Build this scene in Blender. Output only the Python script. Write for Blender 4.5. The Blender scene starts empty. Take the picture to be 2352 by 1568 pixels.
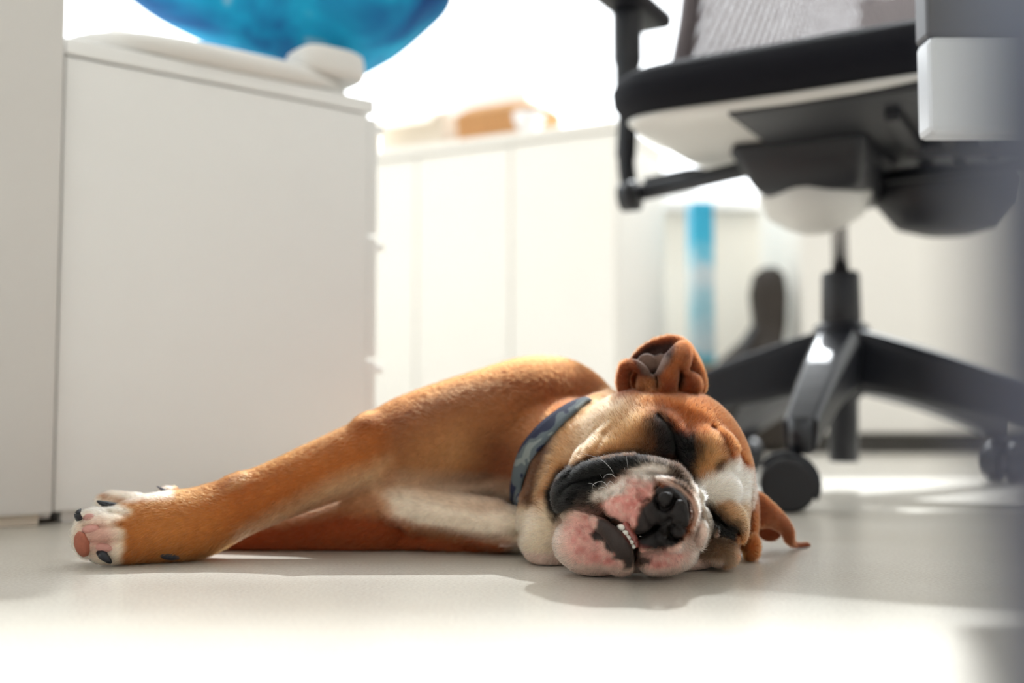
import bpy, bmesh, math, random
import numpy as np
from mathutils import Vector, Matrix

rng = np.random.default_rng(7)
random.seed(7)
SC = bpy.context.scene
COL = SC.collection

# ------------------------------------------------------------------ camera
F = 2420.0            # focal length in pixels of the 2352 wide frame
H = 0.121             # the lens is 12 cm above the floor
PITCH = math.atan((933 - 784) / F)
cam_d = bpy.data.cameras.new('camera'); cam = bpy.data.objects.new('camera', cam_d); COL.objects.link(cam)
cam.location = (0, 0, H); cam.rotation_euler = (math.pi / 2 + PITCH, 0, 0)
cam_d.sensor_width = 36; cam_d.lens = F / 2352 * 36
cam_d.clip_start = 0.01
cam_d.dof.use_dof = True; cam_d.dof.focus_distance = 0.755; cam_d.dof.aperture_fstop = 2.7
SC.camera = cam
# ------------------------------------------------------------------ world, sun, exposure
w = bpy.data.worlds.new('world'); SC.world = w; w.use_nodes = True
bg = w.node_tree.nodes['Background']; bg.inputs[0].default_value = (0.93, 0.97, 1.0, 1); bg.inputs[1].default_value = 2.9
sd = bpy.data.lights.new('sun', 'SUN'); so = bpy.data.objects.new('sun', sd); COL.objects.link(so)
sd.energy = 5.4; sd.angle = math.radians(2.2); sd.color = (0.93, 0.975, 1.0)
sdir = Vector((-0.34, -1.0, -1.05)).normalized()      # from the window behind towards the lens
so.rotation_euler = sdir.to_track_quat('-Z', 'Y').to_euler()
so.location = (-0.5, 3.5, 3.5)
SC.view_settings.view_transform = 'Standard'; SC.view_settings.look = 'None'
SC.view_settings.gamma = 1; SC.view_settings.exposure = 0.42; SC.view_settings.use_curve_mapping = False
SC.cycles.use_denoising = True
SC.cycles.max_bounces = 10; SC.cycles.transparent_max_bounces = 16

# ------------------------------------------------------------------ helpers
CP, SP = math.cos(PITCH), math.sin(PITCH)
def P(px, py, Y):
    """the point that lies at depth Y (metres) and is seen at photo pixel px, py"""
    xc = (px - 1176) / F; yc = (784 - py) / F
    dy = CP - SP * yc; dz = SP + CP * yc
    t = Y / dy
    return np.array((xc * t, Y, H + dz * t))
def FLOORY(py):
    yc = (784 - py) / F
    return -H * (CP - SP * yc) / (SP + CP * yc)
def pix(X, Y, Z):
    dz = Z - H; fw = Y * CP + dz * SP; up = -Y * SP + dz * CP
    return 1176 + F * X / fw, 784 - F * up / fw

def nodes(m):
    m.use_nodes = True
    return m.node_tree, m.node_tree.nodes['Principled BSDF']
def mat(name, col, rough=0.5, metal=0.0, noise=0.0, scale=40, bump=0.0, bscale=200, coat=0.0, spec=0.5, trans=0.0):
    m = bpy.data.materials.new(name); nt, b = nodes(m)
    b.inputs['Base Color'].default_value = (*col, 1); b.inputs['Roughness'].default_value = rough
    b.inputs['Metallic'].default_value = metal; b.inputs['Coat Weight'].default_value = coat
    b.inputs['Specular IOR Level'].default_value = spec
    tc = nt.nodes.new('ShaderNodeTexCoord')
    if noise:
        n = nt.nodes.new('ShaderNodeTexNoise'); n.inputs['Scale'].default_value = scale; n.inputs['Detail'].default_value = 5
        r = nt.nodes.new('ShaderNodeMapRange'); r.inputs['To Min'].default_value = 1 - noise; r.inputs['To Max'].default_value = 1 + noise
        mx = nt.nodes.new('ShaderNodeVectorMath'); mx.operation = 'MULTIPLY'; mx.inputs[0].default_value = col
        nt.links.new(tc.outputs['Object'], n.inputs['Vector']); nt.links.new(n.outputs['Fac'], r.inputs['Value'])
        nt.links.new(r.outputs[0], mx.inputs[1]); nt.links.new(mx.outputs[0], b.inputs['Base Color'])
    if bump:
        n = nt.nodes.new('ShaderNodeTexNoise'); n.inputs['Scale'].default_value = bscale; n.inputs['Detail'].default_value = 3
        bp = nt.nodes.new('ShaderNodeBump'); bp.inputs['Strength'].default_value = bump; bp.inputs['Distance'].default_value = 0.001
        nt.links.new(tc.outputs['Object'], n.inputs['Vector']); nt.links.new(n.outputs['Fac'], bp.inputs['Height'])
        nt.links.new(bp.outputs[0], b.inputs['Normal'])
    return m

def tag(o, label=None, cat=None, group=None, kind=None):
    if label: o['label'] = label
    if cat: o['category'] = cat
    if group: o['group'] = group
    if kind: o['kind'] = kind
    return o
def empty(name, loc, label, cat, rz=0, group=None):
    o = bpy.data.objects.new(name, None); COL.objects.link(o)
    o.location = loc; o.rotation_euler = (0, 0, rz); o.empty_display_size = 0.05
    return tag(o, label, cat, group)
def link_mesh(name, me, m, parent=None, smooth=False):
    o = bpy.data.objects.new(name, me); COL.objects.link(o)
    if m: me.materials.append(m)
    if smooth: me.shade_smooth()
    if parent: o.parent = parent
    return o
def obj(name, vf, m, parent=None, smooth=False):
    me = bpy.data.meshes.new(name)
    me.from_pydata([tuple(map(float, v)) for v in vf[0]], [], [tuple(int(i) for i in f) for f in vf[1]])
    bm = bmesh.new(); bm.from_mesh(me); bmesh.ops.recalc_face_normals(bm, faces=bm.faces); bm.to_mesh(me); bm.free()
    return link_mesh(name, me, m, parent, smooth)
def join(*parts):
    V, Fc, n = [], [], 0
    for v, f in parts:
        V += list(v); Fc += [tuple(i + n for i in q) for q in f]; n += len(v)
    return V, Fc
def xform(vf, M):
    return [tuple(M @ Vector(v)) for v in vf[0]], vf[1]
def rbox(x0, x1, y0, y1, z0, z1, b=0.003, seg=2):
    bm = bmesh.new()
    r = bmesh.ops.create_cube(bm, size=1)
    for v in bm.verts:
        v.co = ((x0 + x1) / 2 + v.co.x * (x1 - x0), (y0 + y1) / 2 + v.co.y * (y1 - y0), (z0 + z1) / 2 + v.co.z * (z1 - z0))
    if b: bmesh.ops.bevel(bm, geom=bm.edges[:], offset=b, segments=seg, affect='EDGES', profile=0.5)
    vf = [tuple(v.co) for v in bm.verts], [tuple(v.index for v in f.verts) for f in bm.faces]
    bm.free(); return vf
def loft(rings, cap=True, closed=True):
    n = len(rings[0]); V = [p for r in rings for p in r]; Fc = []
    for i in range(len(rings) - 1):
        for j in range(n if closed else n - 1):
            a = i * n + j; b = i * n + (j + 1) % n
            Fc.append((a, b, b + n, a + n))
    if cap:
        Fc.append(tuple(range(n - 1, -1, -1))); Fc.append(tuple(range((len(rings) - 1) * n, len(rings) * n)))
    return V, Fc
def tube(pts, radii, seg=16, squash=1.0, up=(0, 0, 1)):
    pts = [Vector(p) for p in pts]; rings = []
    if not hasattr(radii, '__len__'): radii = [radii] * len(pts)
    for i, p in enumerate(pts):
        d = (pts[min(i + 1, len(pts) - 1)] - pts[max(i - 1, 0)]).normalized()
        u = Vector(up)
        if abs(d.dot(u)) > 0.95: u = Vector((0, 1, 0))
        a = d.cross(u).normalized(); b = a.cross(d).normalized()
        rings.append([tuple(p + (a * math.cos(t) + b * math.sin(t) * squash) * radii[i]) for t in [2 * math.pi * k / seg for k in range(seg)]])
    return loft(rings)
def lathe(prof, c=(0, 0, 0), seg=32):
    """prof: list of (radius, z)"""
    rings = [[(c[0] + r * math.cos(2 * math.pi * k / seg), c[1] + r * math.sin(2 * math.pi * k / seg), c[2] + z) for k in range(seg)] for r, z in prof]
    return loft(rings)
def catmull(pts, n=8):
    pts = [np.array(p, float) for p in pts]; out = []
    q = [2 * pts[0] - pts[1]] + pts + [2 * pts[-1] - pts[-2]]
    for i in range(1, len(q) - 2):
        for k in range(n):
            t = k / n
            out.append(0.5 * ((2 * q[i]) + (-q[i - 1] + q[i + 1]) * t + (2 * q[i - 1] - 5 * q[i] + 4 * q[i + 1] - q[i + 2]) * t * t + (-q[i - 1] + 3 * q[i] - 3 * q[i + 1] + q[i + 2]) * t ** 3))
    out.append(pts[-1]); return out

# ------------------------------------------------------------------ materials
M_white = mat('white_lacquer', (0.89, 0.89, 0.87), 0.42, noise=0.02, scale=6)
M_cab = mat('cream_lacquer', (0.93, 0.90, 0.84), 0.45, noise=0.02, scale=5)
M_wall = mat('wall_paint', (0.90, 0.865, 0.79), 0.8, bump=0.15, bscale=300)
M_black = mat('black_plastic', (0.007, 0.007, 0.010), 0.45, bump=0.1, bscale=900)
M_base = mat('satin_black_nylon', (0.009, 0.010, 0.015), 0.38, bump=0.06, bscale=1200)
M_grey = mat('grey_plastic', (0.10, 0.10, 0.11), 0.4)
M_shell = mat('pale_grey_shell', (0.62, 0.60, 0.56), 0.35)
M_chrome = mat('brushed_steel', (0.30, 0.29, 0.29), 0.25, metal=1.0)
M_fabric = mat('black_fabric', (0.006, 0.006, 0.009), 0.85, bump=0.5, bscale=1500, spec=0.2)
M_mesh = mat('grey_mesh_fabric', (0.33, 0.30, 0.31), 0.75, spec=0.3)
M_navy = mat('slate_blue_metal', (0.035, 0.045, 0.085), 0.4)
M_plinth = mat('dark_plinth', (0.045, 0.04, 0.035), 0.5)
M_pale = mat('pale_blue_white_gloss', (0.80, 0.84, 0.90), 0.22, noise=0.05, scale=8)
M_bag = mat('dark_brown_nylon', (0.030, 0.022, 0.016), 0.7, noise=0.3, scale=30, bump=0.4, bscale=200)
M_frame = mat('white_window_frame', (0.85, 0.85, 0.84), 0.4)
M_glass = bpy.data.materials.new('window_glass'); M_glass.use_nodes = True
nt = M_glass.node_tree; nt.nodes.remove(nt.nodes['Principled BSDF'])
tr = nt.nodes.new('ShaderNodeBsdfTransparent'); gl = nt.nodes.new('ShaderNodeBsdfGlossy'); gl.inputs['Roughness'].default_value = 0.02
lw = nt.nodes.new('ShaderNodeFresnel'); lw.inputs[0].default_value = 1.25; ms = nt.nodes.new('ShaderNodeMixShader')
nt.links.new(lw.outputs[0], ms.inputs[0]); nt.links.new(tr.outputs[0], ms.inputs[1]); nt.links.new(gl.outputs[0], ms.inputs[2])
nt.links.new(ms.outputs[0], nt.nodes['Material Output'].inputs['Surface'])
# floor: poured resin floor, warm white, fine orange-peel relief
M_floor = bpy.data.materials.new('resin_floor'); nt, b = nodes(M_floor)
tc = nt.nodes.new('ShaderNodeTexCoord')
n1 = nt.nodes.new('ShaderNodeTexNoise'); n1.inputs['Scale'].default_value = 420; n1.inputs['Detail'].default_value = 2
n2 = nt.nodes.new('ShaderNodeTexNoise'); n2.inputs['Scale'].default_value = 5; n2.inputs['Detail'].default_value = 6
cr = nt.nodes.new('ShaderNodeValToRGB'); cr.color_ramp.elements[0].position = 0.35; cr.color_ramp.elements[1].position = 0.7
cr.color_ramp.elements[0].color = (0.56, 0.52, 0.45, 1); cr.color_ramp.elements[1].color = (0.63, 0.595, 0.53, 1)
sp = nt.nodes.new('ShaderNodeMapRange'); sp.inputs['From Min'].default_value = 0.3; sp.inputs['From Max'].default_value = 0.7
sp.inputs['To Min'].default_value = 0.90; sp.inputs['To Max'].default_value = 1.06
mul = nt.nodes.new('ShaderNodeVectorMath'); mul.operation = 'MULTIPLY'
bp = nt.nodes.new('ShaderNodeBump'); bp.inputs['Strength'].default_value = 0.35; bp.inputs['Distance'].default_value = 0.0006
for n in (n1, n2): nt.links.new(tc.outputs['Object'], n.inputs['Vector'])
nt.links.new(n2.outputs['Fac'], cr.inputs[0]); nt.links.new(n1.outputs['Fac'], sp.inputs['Value'])
nt.links.new(cr.outputs[0], mul.inputs[0]); nt.links.new(sp.outputs[0], mul.inputs[1]); nt.links.new(mul.outputs[0], b.inputs['Base Color'])
nt.links.new(n1.outputs['Fac'], bp.inputs['Height']); nt.links.new(bp.outputs[0], b.inputs['Normal'])
b.inputs['Roughness'].default_value = 0.27

# ------------------------------------------------------------------ room
WY = 3.42
tag(obj('floor', rbox(-3.2, 3.6, -2.6, WY + 0.1, -0.05, 0, 0), M_floor), kind='structure')
M_room = mat('interior_wall_paint', (0.86, 0.85, 0.83), 0.85)
wb = join(rbox(-3.2, 3.6, WY, WY + 0.12, 0, 0.78, 0), rbox(-3.2, -2.9, WY, WY + 0.12, 0.78, 2.95, 0), rbox(3.3, 3.6, WY, WY + 0.12, 0.78, 2.95, 0))
tag(obj('wall_back', wb, M_wall), kind='structure')
tag(obj('wall_left', rbox(-3.32, -3.2, -2.6, WY + 0.12, 0, 2.95, 0), M_room), kind='structure')
tag(obj('wall_right', rbox(3.6, 3.72, -2.6, WY + 0.12, 0, 2.95, 0), M_room), kind='structure')
tag(obj('wall_front', rbox(-3.32, 3.72, -2.72, -2.6, 0, 2.95, 0), M_room), kind='structure')
tag(obj('ceiling', rbox(-3.32, 3.72, -2.72, 2.0, 2.95, 3.05, 0), M_room), kind='structure')
win = empty('window_1', (0, WY, 0.78), None, None); tag(win, kind='structure')
for x0, x1, z0, z1 in ((-2.9, 3.3, 0, 0.05), (-2.9, 3.3, 2.12, 2.17), (-2.9, -2.84, 0, 2.17), (3.24, 3.3, 0, 2.17), (-1.35, -1.29, 0, 2.17), (1.62, 1.68, 0, 2.17)):
    obj('window_frame', rbox(x0, x1, 0.02, 0.09, z0, z1, 0.004), M_frame, win)
for x0, x1 in ((-2.84, -1.35), (-1.29, 1.62), (1.68, 3.24)):
    obj('window_pane', rbox(x0, x1, 0.05, 0.054, 0.05, 2.12, 0), M_glass, win)
obj('window_sill', rbox(-2.9, 3.3, -0.10, 0.02, -0.03, 0.0, 0.004), M_frame, win)

# ------------------------------------------------------------------ back cabinets
def cabinet(name, origin, rz, w, d, h, label, m, doors, plinth=True, slabtop=True):
    t = empty(name, (origin[0], origin[1], 0), label, 'cabinet', rz)
    obj('plinth', rbox(0.01, w - 0.01, 0.03 if not plinth else 0.012, d, 0, 0.05, 0.001), M_plinth, t)
    obj('body', rbox(0, w, 0.02, d, 0.05, h - 0.025, 0.002), m, t)
    dw = w / doors
    for i in range(doors):
        dr = obj('door', rbox(i * dw + 0.002, (i + 1) * dw - 0.002, 0.0, 0.019, 0.055, h - 0.03, 0.002), m, t)
        hx = (i + 1) * dw - 0.05 if i % 2 == 0 else i * dw + 0.03
    obj('worktop', rbox(-0.004, w + 0.004, -0.006, d, h - 0.024, h, 0.003), m, t)
    return t
# low cabinet left of the middle, standing askew
A = P(866, 350, 2.90); B = P(1412, 262, 2.57)
ang = math.atan2(B[1] - A[1], B[0] - A[0]); wl = math.hypot(B[0] - A[0], B[1] - A[1])
hA = 0.83
ext = 0.16
cabL = cabinet('sideboard', (A[0] - ext * math.cos(ang), A[1] - ext * math.sin(ang)), ang, wl + ext, 0.36, hA, 'long cream sideboard in the background carrying a wicker box', M_cab, 3)
hC = 0.98
cabR = cabinet('storage_cabinet', (0.756, 2.74), 0, 1.3, 0.45, hC, 'white storage cabinet with dark plinth behind the swivel chair', M_cab, 2)
# blue and white banner / folder box standing in the gap
M_ban = bpy.data.materials.new('blue_white_print'); nt, b = nodes(M_ban)
tc = nt.nodes.new('ShaderNodeTexCoord'); nz = nt.nodes.new('ShaderNodeTexNoise'); nz.inputs['Scale'].default_value = 28; nz.inputs['Detail'].default_value = 4
sep = nt.nodes.new('ShaderNodeSeparateXYZ'); cr = nt.nodes.new('ShaderNodeValToRGB')
e = cr.color_ramp.elements; e[0].position = 0.0; e[0].color = (0.10, 0.50, 0.66, 1); e[1].position = 1; e[1].color = (0.03, 0.38, 0.60, 1)
for p_, c_ in ((0.14, (0.10, 0.50, 0.66, 1)), (0.17, (0.60, 0.70, 0.74, 1)), (0.40, (0.30, 0.58, 0.68, 1)), (0.62, (0.62, 0.70, 0.74, 1)), (0.74, (0.20, 0.56, 0.72, 1)), (0.82, (0.04, 0.44, 0.66, 1))):
    q = e.new(p_); q.color = c_
mr = nt.nodes.new('ShaderNodeMapRange'); mr.inputs['From Min'].default_value = 0.20; mr.inputs['From Max'].default_value = 0.68
ad = nt.nodes.new('ShaderNodeMath'); ad.operation = 'ADD'; sb = nt.nodes.new('ShaderNodeMath'); sb.operation = 'MULTIPLY_ADD'; sb.inputs[1].default_value = 0.3; sb.inputs[2].default_value = -0.15
nt.links.new(tc.outputs['Object'], nz.inputs['Vector']); nt.links.new(tc.outputs['Object'], sep.inputs[0])
nt.links.new(sep.outputs[2], mr.inputs['Value']); nt.links.new(nz.outputs['Fac'], sb.inputs[0]); nt.links.new(mr.outputs[0], ad.inputs[0]); nt.links.new(sb.outputs[0], ad.inputs[1])
nt.links.new(ad.outputs[0], cr.inputs[0]); nt.links.new(cr.outputs[0], b.inputs['Base Color']); b.inputs['Roughness'].default_value = 0.4
bn = empty('folding_box', (0, 0, 0), 'tall narrow blue and white printed carton leaning in the gap', 'box')
bx0, bx1 = P(1592, 700, 2.95)[0], P(1642, 700, 2.95)[0]
bz0, bz1 = P(1610, 835, 2.95)[2], P(1610, 462, 2.95)[2]
obj('carton', rbox(bx0, bx1, 2.95, 3.05, bz0, bz1, 0.003), M_ban, bn)
obj('stand', rbox(bx0 - 0.01, bx1 + 0.01, 2.94, 3.08, 0, bz0, 0.003), mat('wood_board', (0.35, 0.25, 0.13), 0.6, noise=0.2, scale=20), bn)
# dark bag in the gap beside the white cabinet
bg_ = empty('backpack', (P(1736, 1000, 2.80)[0], 2.80, 0), 'dark brown bag slumped upright beside the white cabinet', 'bag')
def sup(cx, cy, z, rx, ry, n=24, e=3.0):
    out = []
    for k in range(n):
        a = 2 * math.pi * k / n; c, s = math.cos(a), math.sin(a)
        out.append((cx + rx * math.copysign(abs(c) ** (2 / e), c), cy + ry * math.copysign(abs(s) ** (2 / e), s), z))
    return out
obj('bag_body', loft([sup(-0.02, 0, 0.0, 0.085, 0.08), sup(-0.02, 0, 0.02, 0.10, 0.10), sup(-0.02, 0, 0.12, 0.105, 0.11), sup(-0.01, 0, 0.24, 0.085, 0.09), sup(0.022, 0.0, 0.30, 0.052, 0.06), sup(0.040, 0, 0.34, 0.042, 0.05), sup(0.038, 0, 0.42, 0.048, 0.05), sup(0.040, 0, 0.47, 0.040, 0.04), sup(0.042, 0, 0.49, 0.02, 0.02)]), M_bag, bg_, True)
obj('strap', tube(catmull([(-0.07, -0.10, 0.05), (-0.085, -0.13, 0.16), (-0.05, -0.10, 0.27), (-0.01, -0.05, 0.33)]), 0.008, 8, 0.4), M_black, bg_, True)
# things on the sideboard
ca, sa = math.cos(ang), math.sin(ang)
M_wick = mat('wicker', (0.62, 0.33, 0.13), 0.6, noise=0.3, scale=60, bump=0.6, bscale=120)
def on_side(px, dv):   # a point on the sideboard top seen at pixel column px, dv metres behind its front edge
    best = None
    for i in range(400):
        s = i / 399 * (wl + ext)
        x = A[0] - ext * ca + s * ca - dv * sa; y = A[1] - ext * sa + s * sa + dv * ca
        q = pix(x, y, hA)[0]
        if best is None or abs(q - px) < best[0]: best = (abs(q - px), x, y)
    return best[1], best[2]
bxp = on_side(1168, 0.16)
wk = empty('wicker_basket', (bxp[0], bxp[1], hA), 'tan wicker basket with lid on the sideboard', 'basket', ang)
obj('basket_body', loft([sup(0, 0, 0.0, 0.125, 0.08, e=5), sup(0, 0, 0.09, 0.135, 0.088, e=5)]), M_wick, wk)
for k in range(7): obj('woven_band', loft([sup(0, 0, 0.004 + 0.013 * k, 0.128 + 0.0015 * k, 0.083 + 0.0012 * k, e=5), sup(0, 0, 0.010 + 0.013 * k, 0.131 + 0.0015 * k, 0.086 + 0.0012 * k, e=5)]), M_wick, wk)
obj('lid', loft([sup(0, 0, 0.092, 0.14, 0.092, e=5), sup(0, 0, 0.112, 0.12, 0.075, e=4), sup(0, 0, 0.116, 0.05, 0.03, e=3)]), M_wick, wk)
p1 = on_side(1215, 0.03)
bw = empty('white_bowl', (p1[0], p1[1], hA), 'small round white bowl in front of the wicker basket', 'bowl')
obj('bowl_wall', lathe([(0.018, 0), (0.022, 0.004), (0.038, 0.03), (0.042, 0.055), (0.039, 0.055), (0.034, 0.03), (0.018, 0.008)]), mat('white_china', (0.9, 0.9, 0.9), 0.2), bw, True)
p1 = on_side(975, 0.2)
cb = empty('cardboard_box', (p1[0], p1[1], hA), 'pale open cardboard box at the left of the sideboard', 'box', ang)
M_card = mat('pale_cardboard', (0.90, 0.82, 0.70), 0.8)
obj('box_body', rbox(-0.11, 0.11, -0.08, 0.08, 0, 0.13, 0.002), M_card, cb)
obj('flap', xform(rbox(-0.11, 0.11, -0.09, 0, -0.002, 0.002, 0), Matrix.Translation((0, -0.08, 0.13)) @ Matrix.Rotation(0.6, 4, 'X')), M_card, cb)
p1 = on_side(1130, 0.34)
mo = empty('white_binder', (p1[0], p1[1], hA), 'pale grey display panel standing behind the basket', 'screen', ang)
obj('screen', rbox(-0.16, 0.12, -0.012, 0.012, 0.06, 0.36, 0.004), M_frame, mo)
obj('stand', join(rbox(-0.03, 0.0, 0.0, 0.02, 0.0, 0.1, 0.002), rbox(-0.09, 0.06, -0.05, 0.06, 0, 0.008, 0.002)), M_white, mo)
mo.name = 'display_screen'

# ------------------------------------------------------------------ pedestal at the left and its cushion
L0 = P(122, 1203, FLOORY(1203)); R0 = P(862, 1155, FLOORY(1155))
pa = math.atan2(R0[1] - L0[1], R0[0] - L0[0]); pw = math.hypot(R0[0] - L0[0], R0[1] - L0[1])
PH = 0.512
ped = empty('drawer_pedestal', (L0[0], L0[1], 0), 'low white drawer pedestal behind the dog with a blue cushion on top', 'cabinet', pa)
obj('plinth', rbox(0.01, pw - 0.02, 0.008, 0.40, 0, 0.012, 0.001), M_white, ped)
obj('body', rbox(0, pw - 0.014, 0, 0.42, 0.012, PH - 0.02, 0.0015), M_white, ped)
obj('top_board', rbox(-0.001, pw - 0.006, -0.002, 0.42, PH - 0.018, PH, 0.002), M_white, ped)
for z0, z1 in ((0.018, 0.178), (0.182, 0.335), (0.339, 0.488)):
    d = obj('drawer', rbox(pw - 0.0135, pw, 0.001, 0.419, z0, z1, 0.0015), M_white, ped)
    obj('handle', rbox(pw, pw + 0.012, 0.003, 0.20, z1 - 0.016, z1 - 0.006, 0.002), M_white, d)
# desk side panel at the far left
C1 = P(106, 1214, FLOORY(1216))
C1 = L0 + np.array((-math.cos(pa) * 0.003 + math.sin(pa) * 0.003, -math.sin(pa) * 0.003 - math.cos(pa) * 0.003, 0))
sp_ = empty('cupboard', (C1[0], C1[1], 0), 'tall white cupboard side at the left edge of the picture', 'cabinet', pa)
M_cup = mat('warm_grey_laminate', (0.70, 0.68, 0.65), 0.45, noise=0.02, scale=6)
obj('body', rbox(-0.60, 0, 0.003, 0.40, 0.006, 1.05, 0.002), M_cup, sp_)
obj('side_panel', rbox(-0.60, -0.002, -0.012, 0.002, 0.012, 0.60, 0.0015), M_cup, sp_)
obj('upper_panel', rbox(-0.60, -0.002, -0.012, 0.002, 0.606, 1.04, 0.0015), M_cup, sp_)
obj('plinth', rbox(-0.59, -0.012, 0.0, 0.38, 0, 0.012, 0.001), M_card, sp_)
M_cush = bpy.data.materials.new('tie_dyed_cloth'); nt, b = nodes(M_cush)
tc = nt.nodes.new('ShaderNodeTexCoord'); n1 = nt.nodes.new('ShaderNodeTexNoise'); n1.inputs['Scale'].default_value = 7; n1.inputs['Detail'].default_value = 3; n1.inputs['Distortion'].default_value = 0.6
cr = nt.nodes.new('ShaderNodeValToRGB'); e = cr.color_ramp.elements
e[0].position = 0.34; e[0].color = (0.0, 0.06, 0.24, 1); e[1].position = 0.68; e[1].color = (0.72, 0.84, 0.88, 1)
q = e.new(0.45); q.color = (0.0, 0.17, 0.42, 1); q = e.new(0.58); q.color = (0.0, 0.40, 0.68, 1)
nt.links.new(tc.outputs['Object'], n1.inputs['Vector']); nt.links.new(n1.outputs['Fac'], cr.inputs[0]); nt.links.new(cr.outputs[0], b.inputs['Base Color'])
b.inputs['Roughness'].default_value = 0.8
n3 = nt.nodes.new('ShaderNodeTexNoise'); n3.inputs['Scale'].default_value = 9; bp = nt.nodes.new('ShaderNodeBump'); bp.inputs['Distance'].default_value = 0.03; bp.inputs['Strength'].default_value = 0.6
nt.links.new(tc.outputs['Object'], n3.inputs['Vector']); nt.links.new(n3.outputs['Fac'], bp.inputs['Height']); nt.links.new(bp.outputs[0], b.inputs['Normal'])
pad = empty('seat_pad', (L0[0], L0[1], PH), 'white quilted seat pad lying on the low white pedestal', 'cushion', pa)
def puffy(x0, x1, y0, y1, z0, hgt, n=36, e=3.5, sag=None, rows=((0, .93), (.12, .985), (.35, 1), (.65, .99), (.88, .95), (1, .82))):
    rings = []
    for f_, s_ in rows:
        r = sup((x0 + x1) / 2, (y0 + y1) / 2, z0 + hgt * f_, (x1 - x0) / 2 * s_, (y1 - y0) / 2 * s_, n, e)
        if sag: r = [(x, y, z + sag(x, y) * (1 - f_) ** 1.0) for x, y, z in r]
        rings.append(r)
    return loft(rings)
M_padw = mat('white_quilting', (0.80, 0.78, 0.74), 0.8, bump=0.5, bscale=60)
obj('pad', puffy(0.004, pw * 1.0, -0.012, 0.41, 0.0, 0.030), M_padw, pad, True)
obj('pad_corner', puffy(pw * 0.72, pw * 0.96, -0.010, 0.07, 0.022, 0.034), M_padw, pad, True)
# cushion: a big slumped blue cushion lying over the pad; underside sampled from its outline
cu = empty('blue_cushion', (0, 0, 0), 'big blue tie-dyed cushion slumped over the pedestal', 'cushion')
low = [(230, -60), (305, 0), (390, 50), (475, 96), (560, 124), (665, 150), (750, 162), (825, 168), (885, 140), (950, 92), (1005, 48), (1034, 10), (1044, -30)]
low = catmull(low, 3)
n_ = len(low); rings = []
for i, (qx, qy) in enumerate(low):
    s = i / (n_ - 1); Yf = 1.255 + 0.12 * s
    k = math.sin(math.pi * (0.04 + 0.92 * s)) ** 0.5
    th = 0.13 * k + 0.01; dp = 0.20 * k + 0.01
    base = P(qx, qy, Yf + dp / 2 - 0.02); wr = 0.002 * math.sin(i * 0.9)
    ring = []
    for j in range(20):
        a = 2 * math.pi * j / 20
        yy = -math.cos(a) * dp / 2; zz = (1 - math.cos(a + math.pi / 2 + 0.0)) / 2 * th
        ring.append((base[0] - yy * 0.2, base[1] + yy + wr * math.sin(a * 3), base[2] + th / 2 - math.sin(a) * th / 2 * -1 + wr))
    rings.append(ring)
obj('cushion_cover', loft(rings), M_cush, cu, True)

# ------------------------------------------------------------------ swivel chair
ch = empty('office_chair', (0.486, 1.55, 0), 'black swivel office chair with mesh back and five-star base behind the dog', 'chair')
tF = math.atan2(-0.32, -0.150)          # arm that points at the lens
def arm_pts(a, r0, r1): return (math.cos(a) * r0, math.sin(a) * r0), (math.cos(a) * r1, math.sin(a) * r1)
for i in range(5):
    a = tF + i * 2 * math.pi / 5
    R = 0.355; rings = []
    for t in np.linspace(0, 1, 9):
        r = 0.02 + (R - 0.02) * t
        zt = 0.236 - 0.098 * t - 0.030 * t * t; dep = 0.092 - 0.050 * t; wd = 0.034 - 0.013 * t
        c, s = math.cos(a), math.sin(a); ring = []
        for u, v in ((-1, -0.15), (-0.72, 0), (0.72, 0), (1, -0.15), (0.85, -0.85), (0.6, -1), (-0.6, -1), (-0.85, -0.85)):
            ring.append((c * r - s * u * wd, s * r + c * u * wd, zt + v * dep))
        rings.append(ring)
    ar = obj('base_arm', loft(rings), M_base, ch)
    bv = ar.modifiers.new('bevel', 'BEVEL'); bv.width = 0.002; bv.segments = 2; bv.limit_method = 'ANGLE'; bv.angle_limit = 0.6
    # caster: stem, hood and two wheels
    cx, cy = math.cos(a) * R, math.sin(a) * R
    hd = [2.75, 2.2, 0.4, 2.0, 2.9][i]                     # wheel heading
    if i == 0: hd = math.radians(168)
    fx, fy = math.cos(hd), math.sin(hd); axx, axy = -fy, fx
    cs = obj('caster', tube([(cx, cy, 0.066), (cx, cy, 0.108)], [0.013, 0.014], 16), M_base, ch, True)
    wx, wy = cx + fx * 0.016, cy + fy * 0.016
    for sgn in (-1, 1):
        o = (wx + axx * 0.013 * sgn, wy + axy * 0.013 * sgn)
        q = (wx + axx * 0.029 * sgn, wy + axy * 0.029 * sgn)
        m1 = (wx + axx * 0.031 * sgn, wy + axy * 0.031 * sgn)
        wl_ = tube([(*o, 0.031), (o[0] + axx * 0.002 * sgn, o[1] + axy * 0.002 * sgn, 0.031), (*q, 0.031), (*m1, 0.031)], [0.028, 0.031, 0.031, 0.027], 32)
        obj('wheel', wl_, M_black, cs, False)
    # hood arc over the wheels
    hr = []
    for t in np.linspace(-0.5, math.pi * 0.8, 12):
        ux, uz = -math.cos(t) , math.sin(t)
        hr.append([(wx + fx * ux * r_ + axx * k_, wy + fy * ux * r_ + axy * k_, 0.031 + uz * r_) for r_, k_ in ((0.0335, -0.012), (0.038, -0.010), (0.038, 0.010), (0.0335, 0.012), (0.012, 0.008), (0.012, -0.008))])
    obj('hood', loft(hr), M_base, cs, False)
obj('hub', lathe([(0.018, 0.040), (0.021, 0.041), (0.022, 0.13), (0.036, 0.145), (0.040, 0.238), (0.030, 0.244)]), M_base, ch, True)
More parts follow.
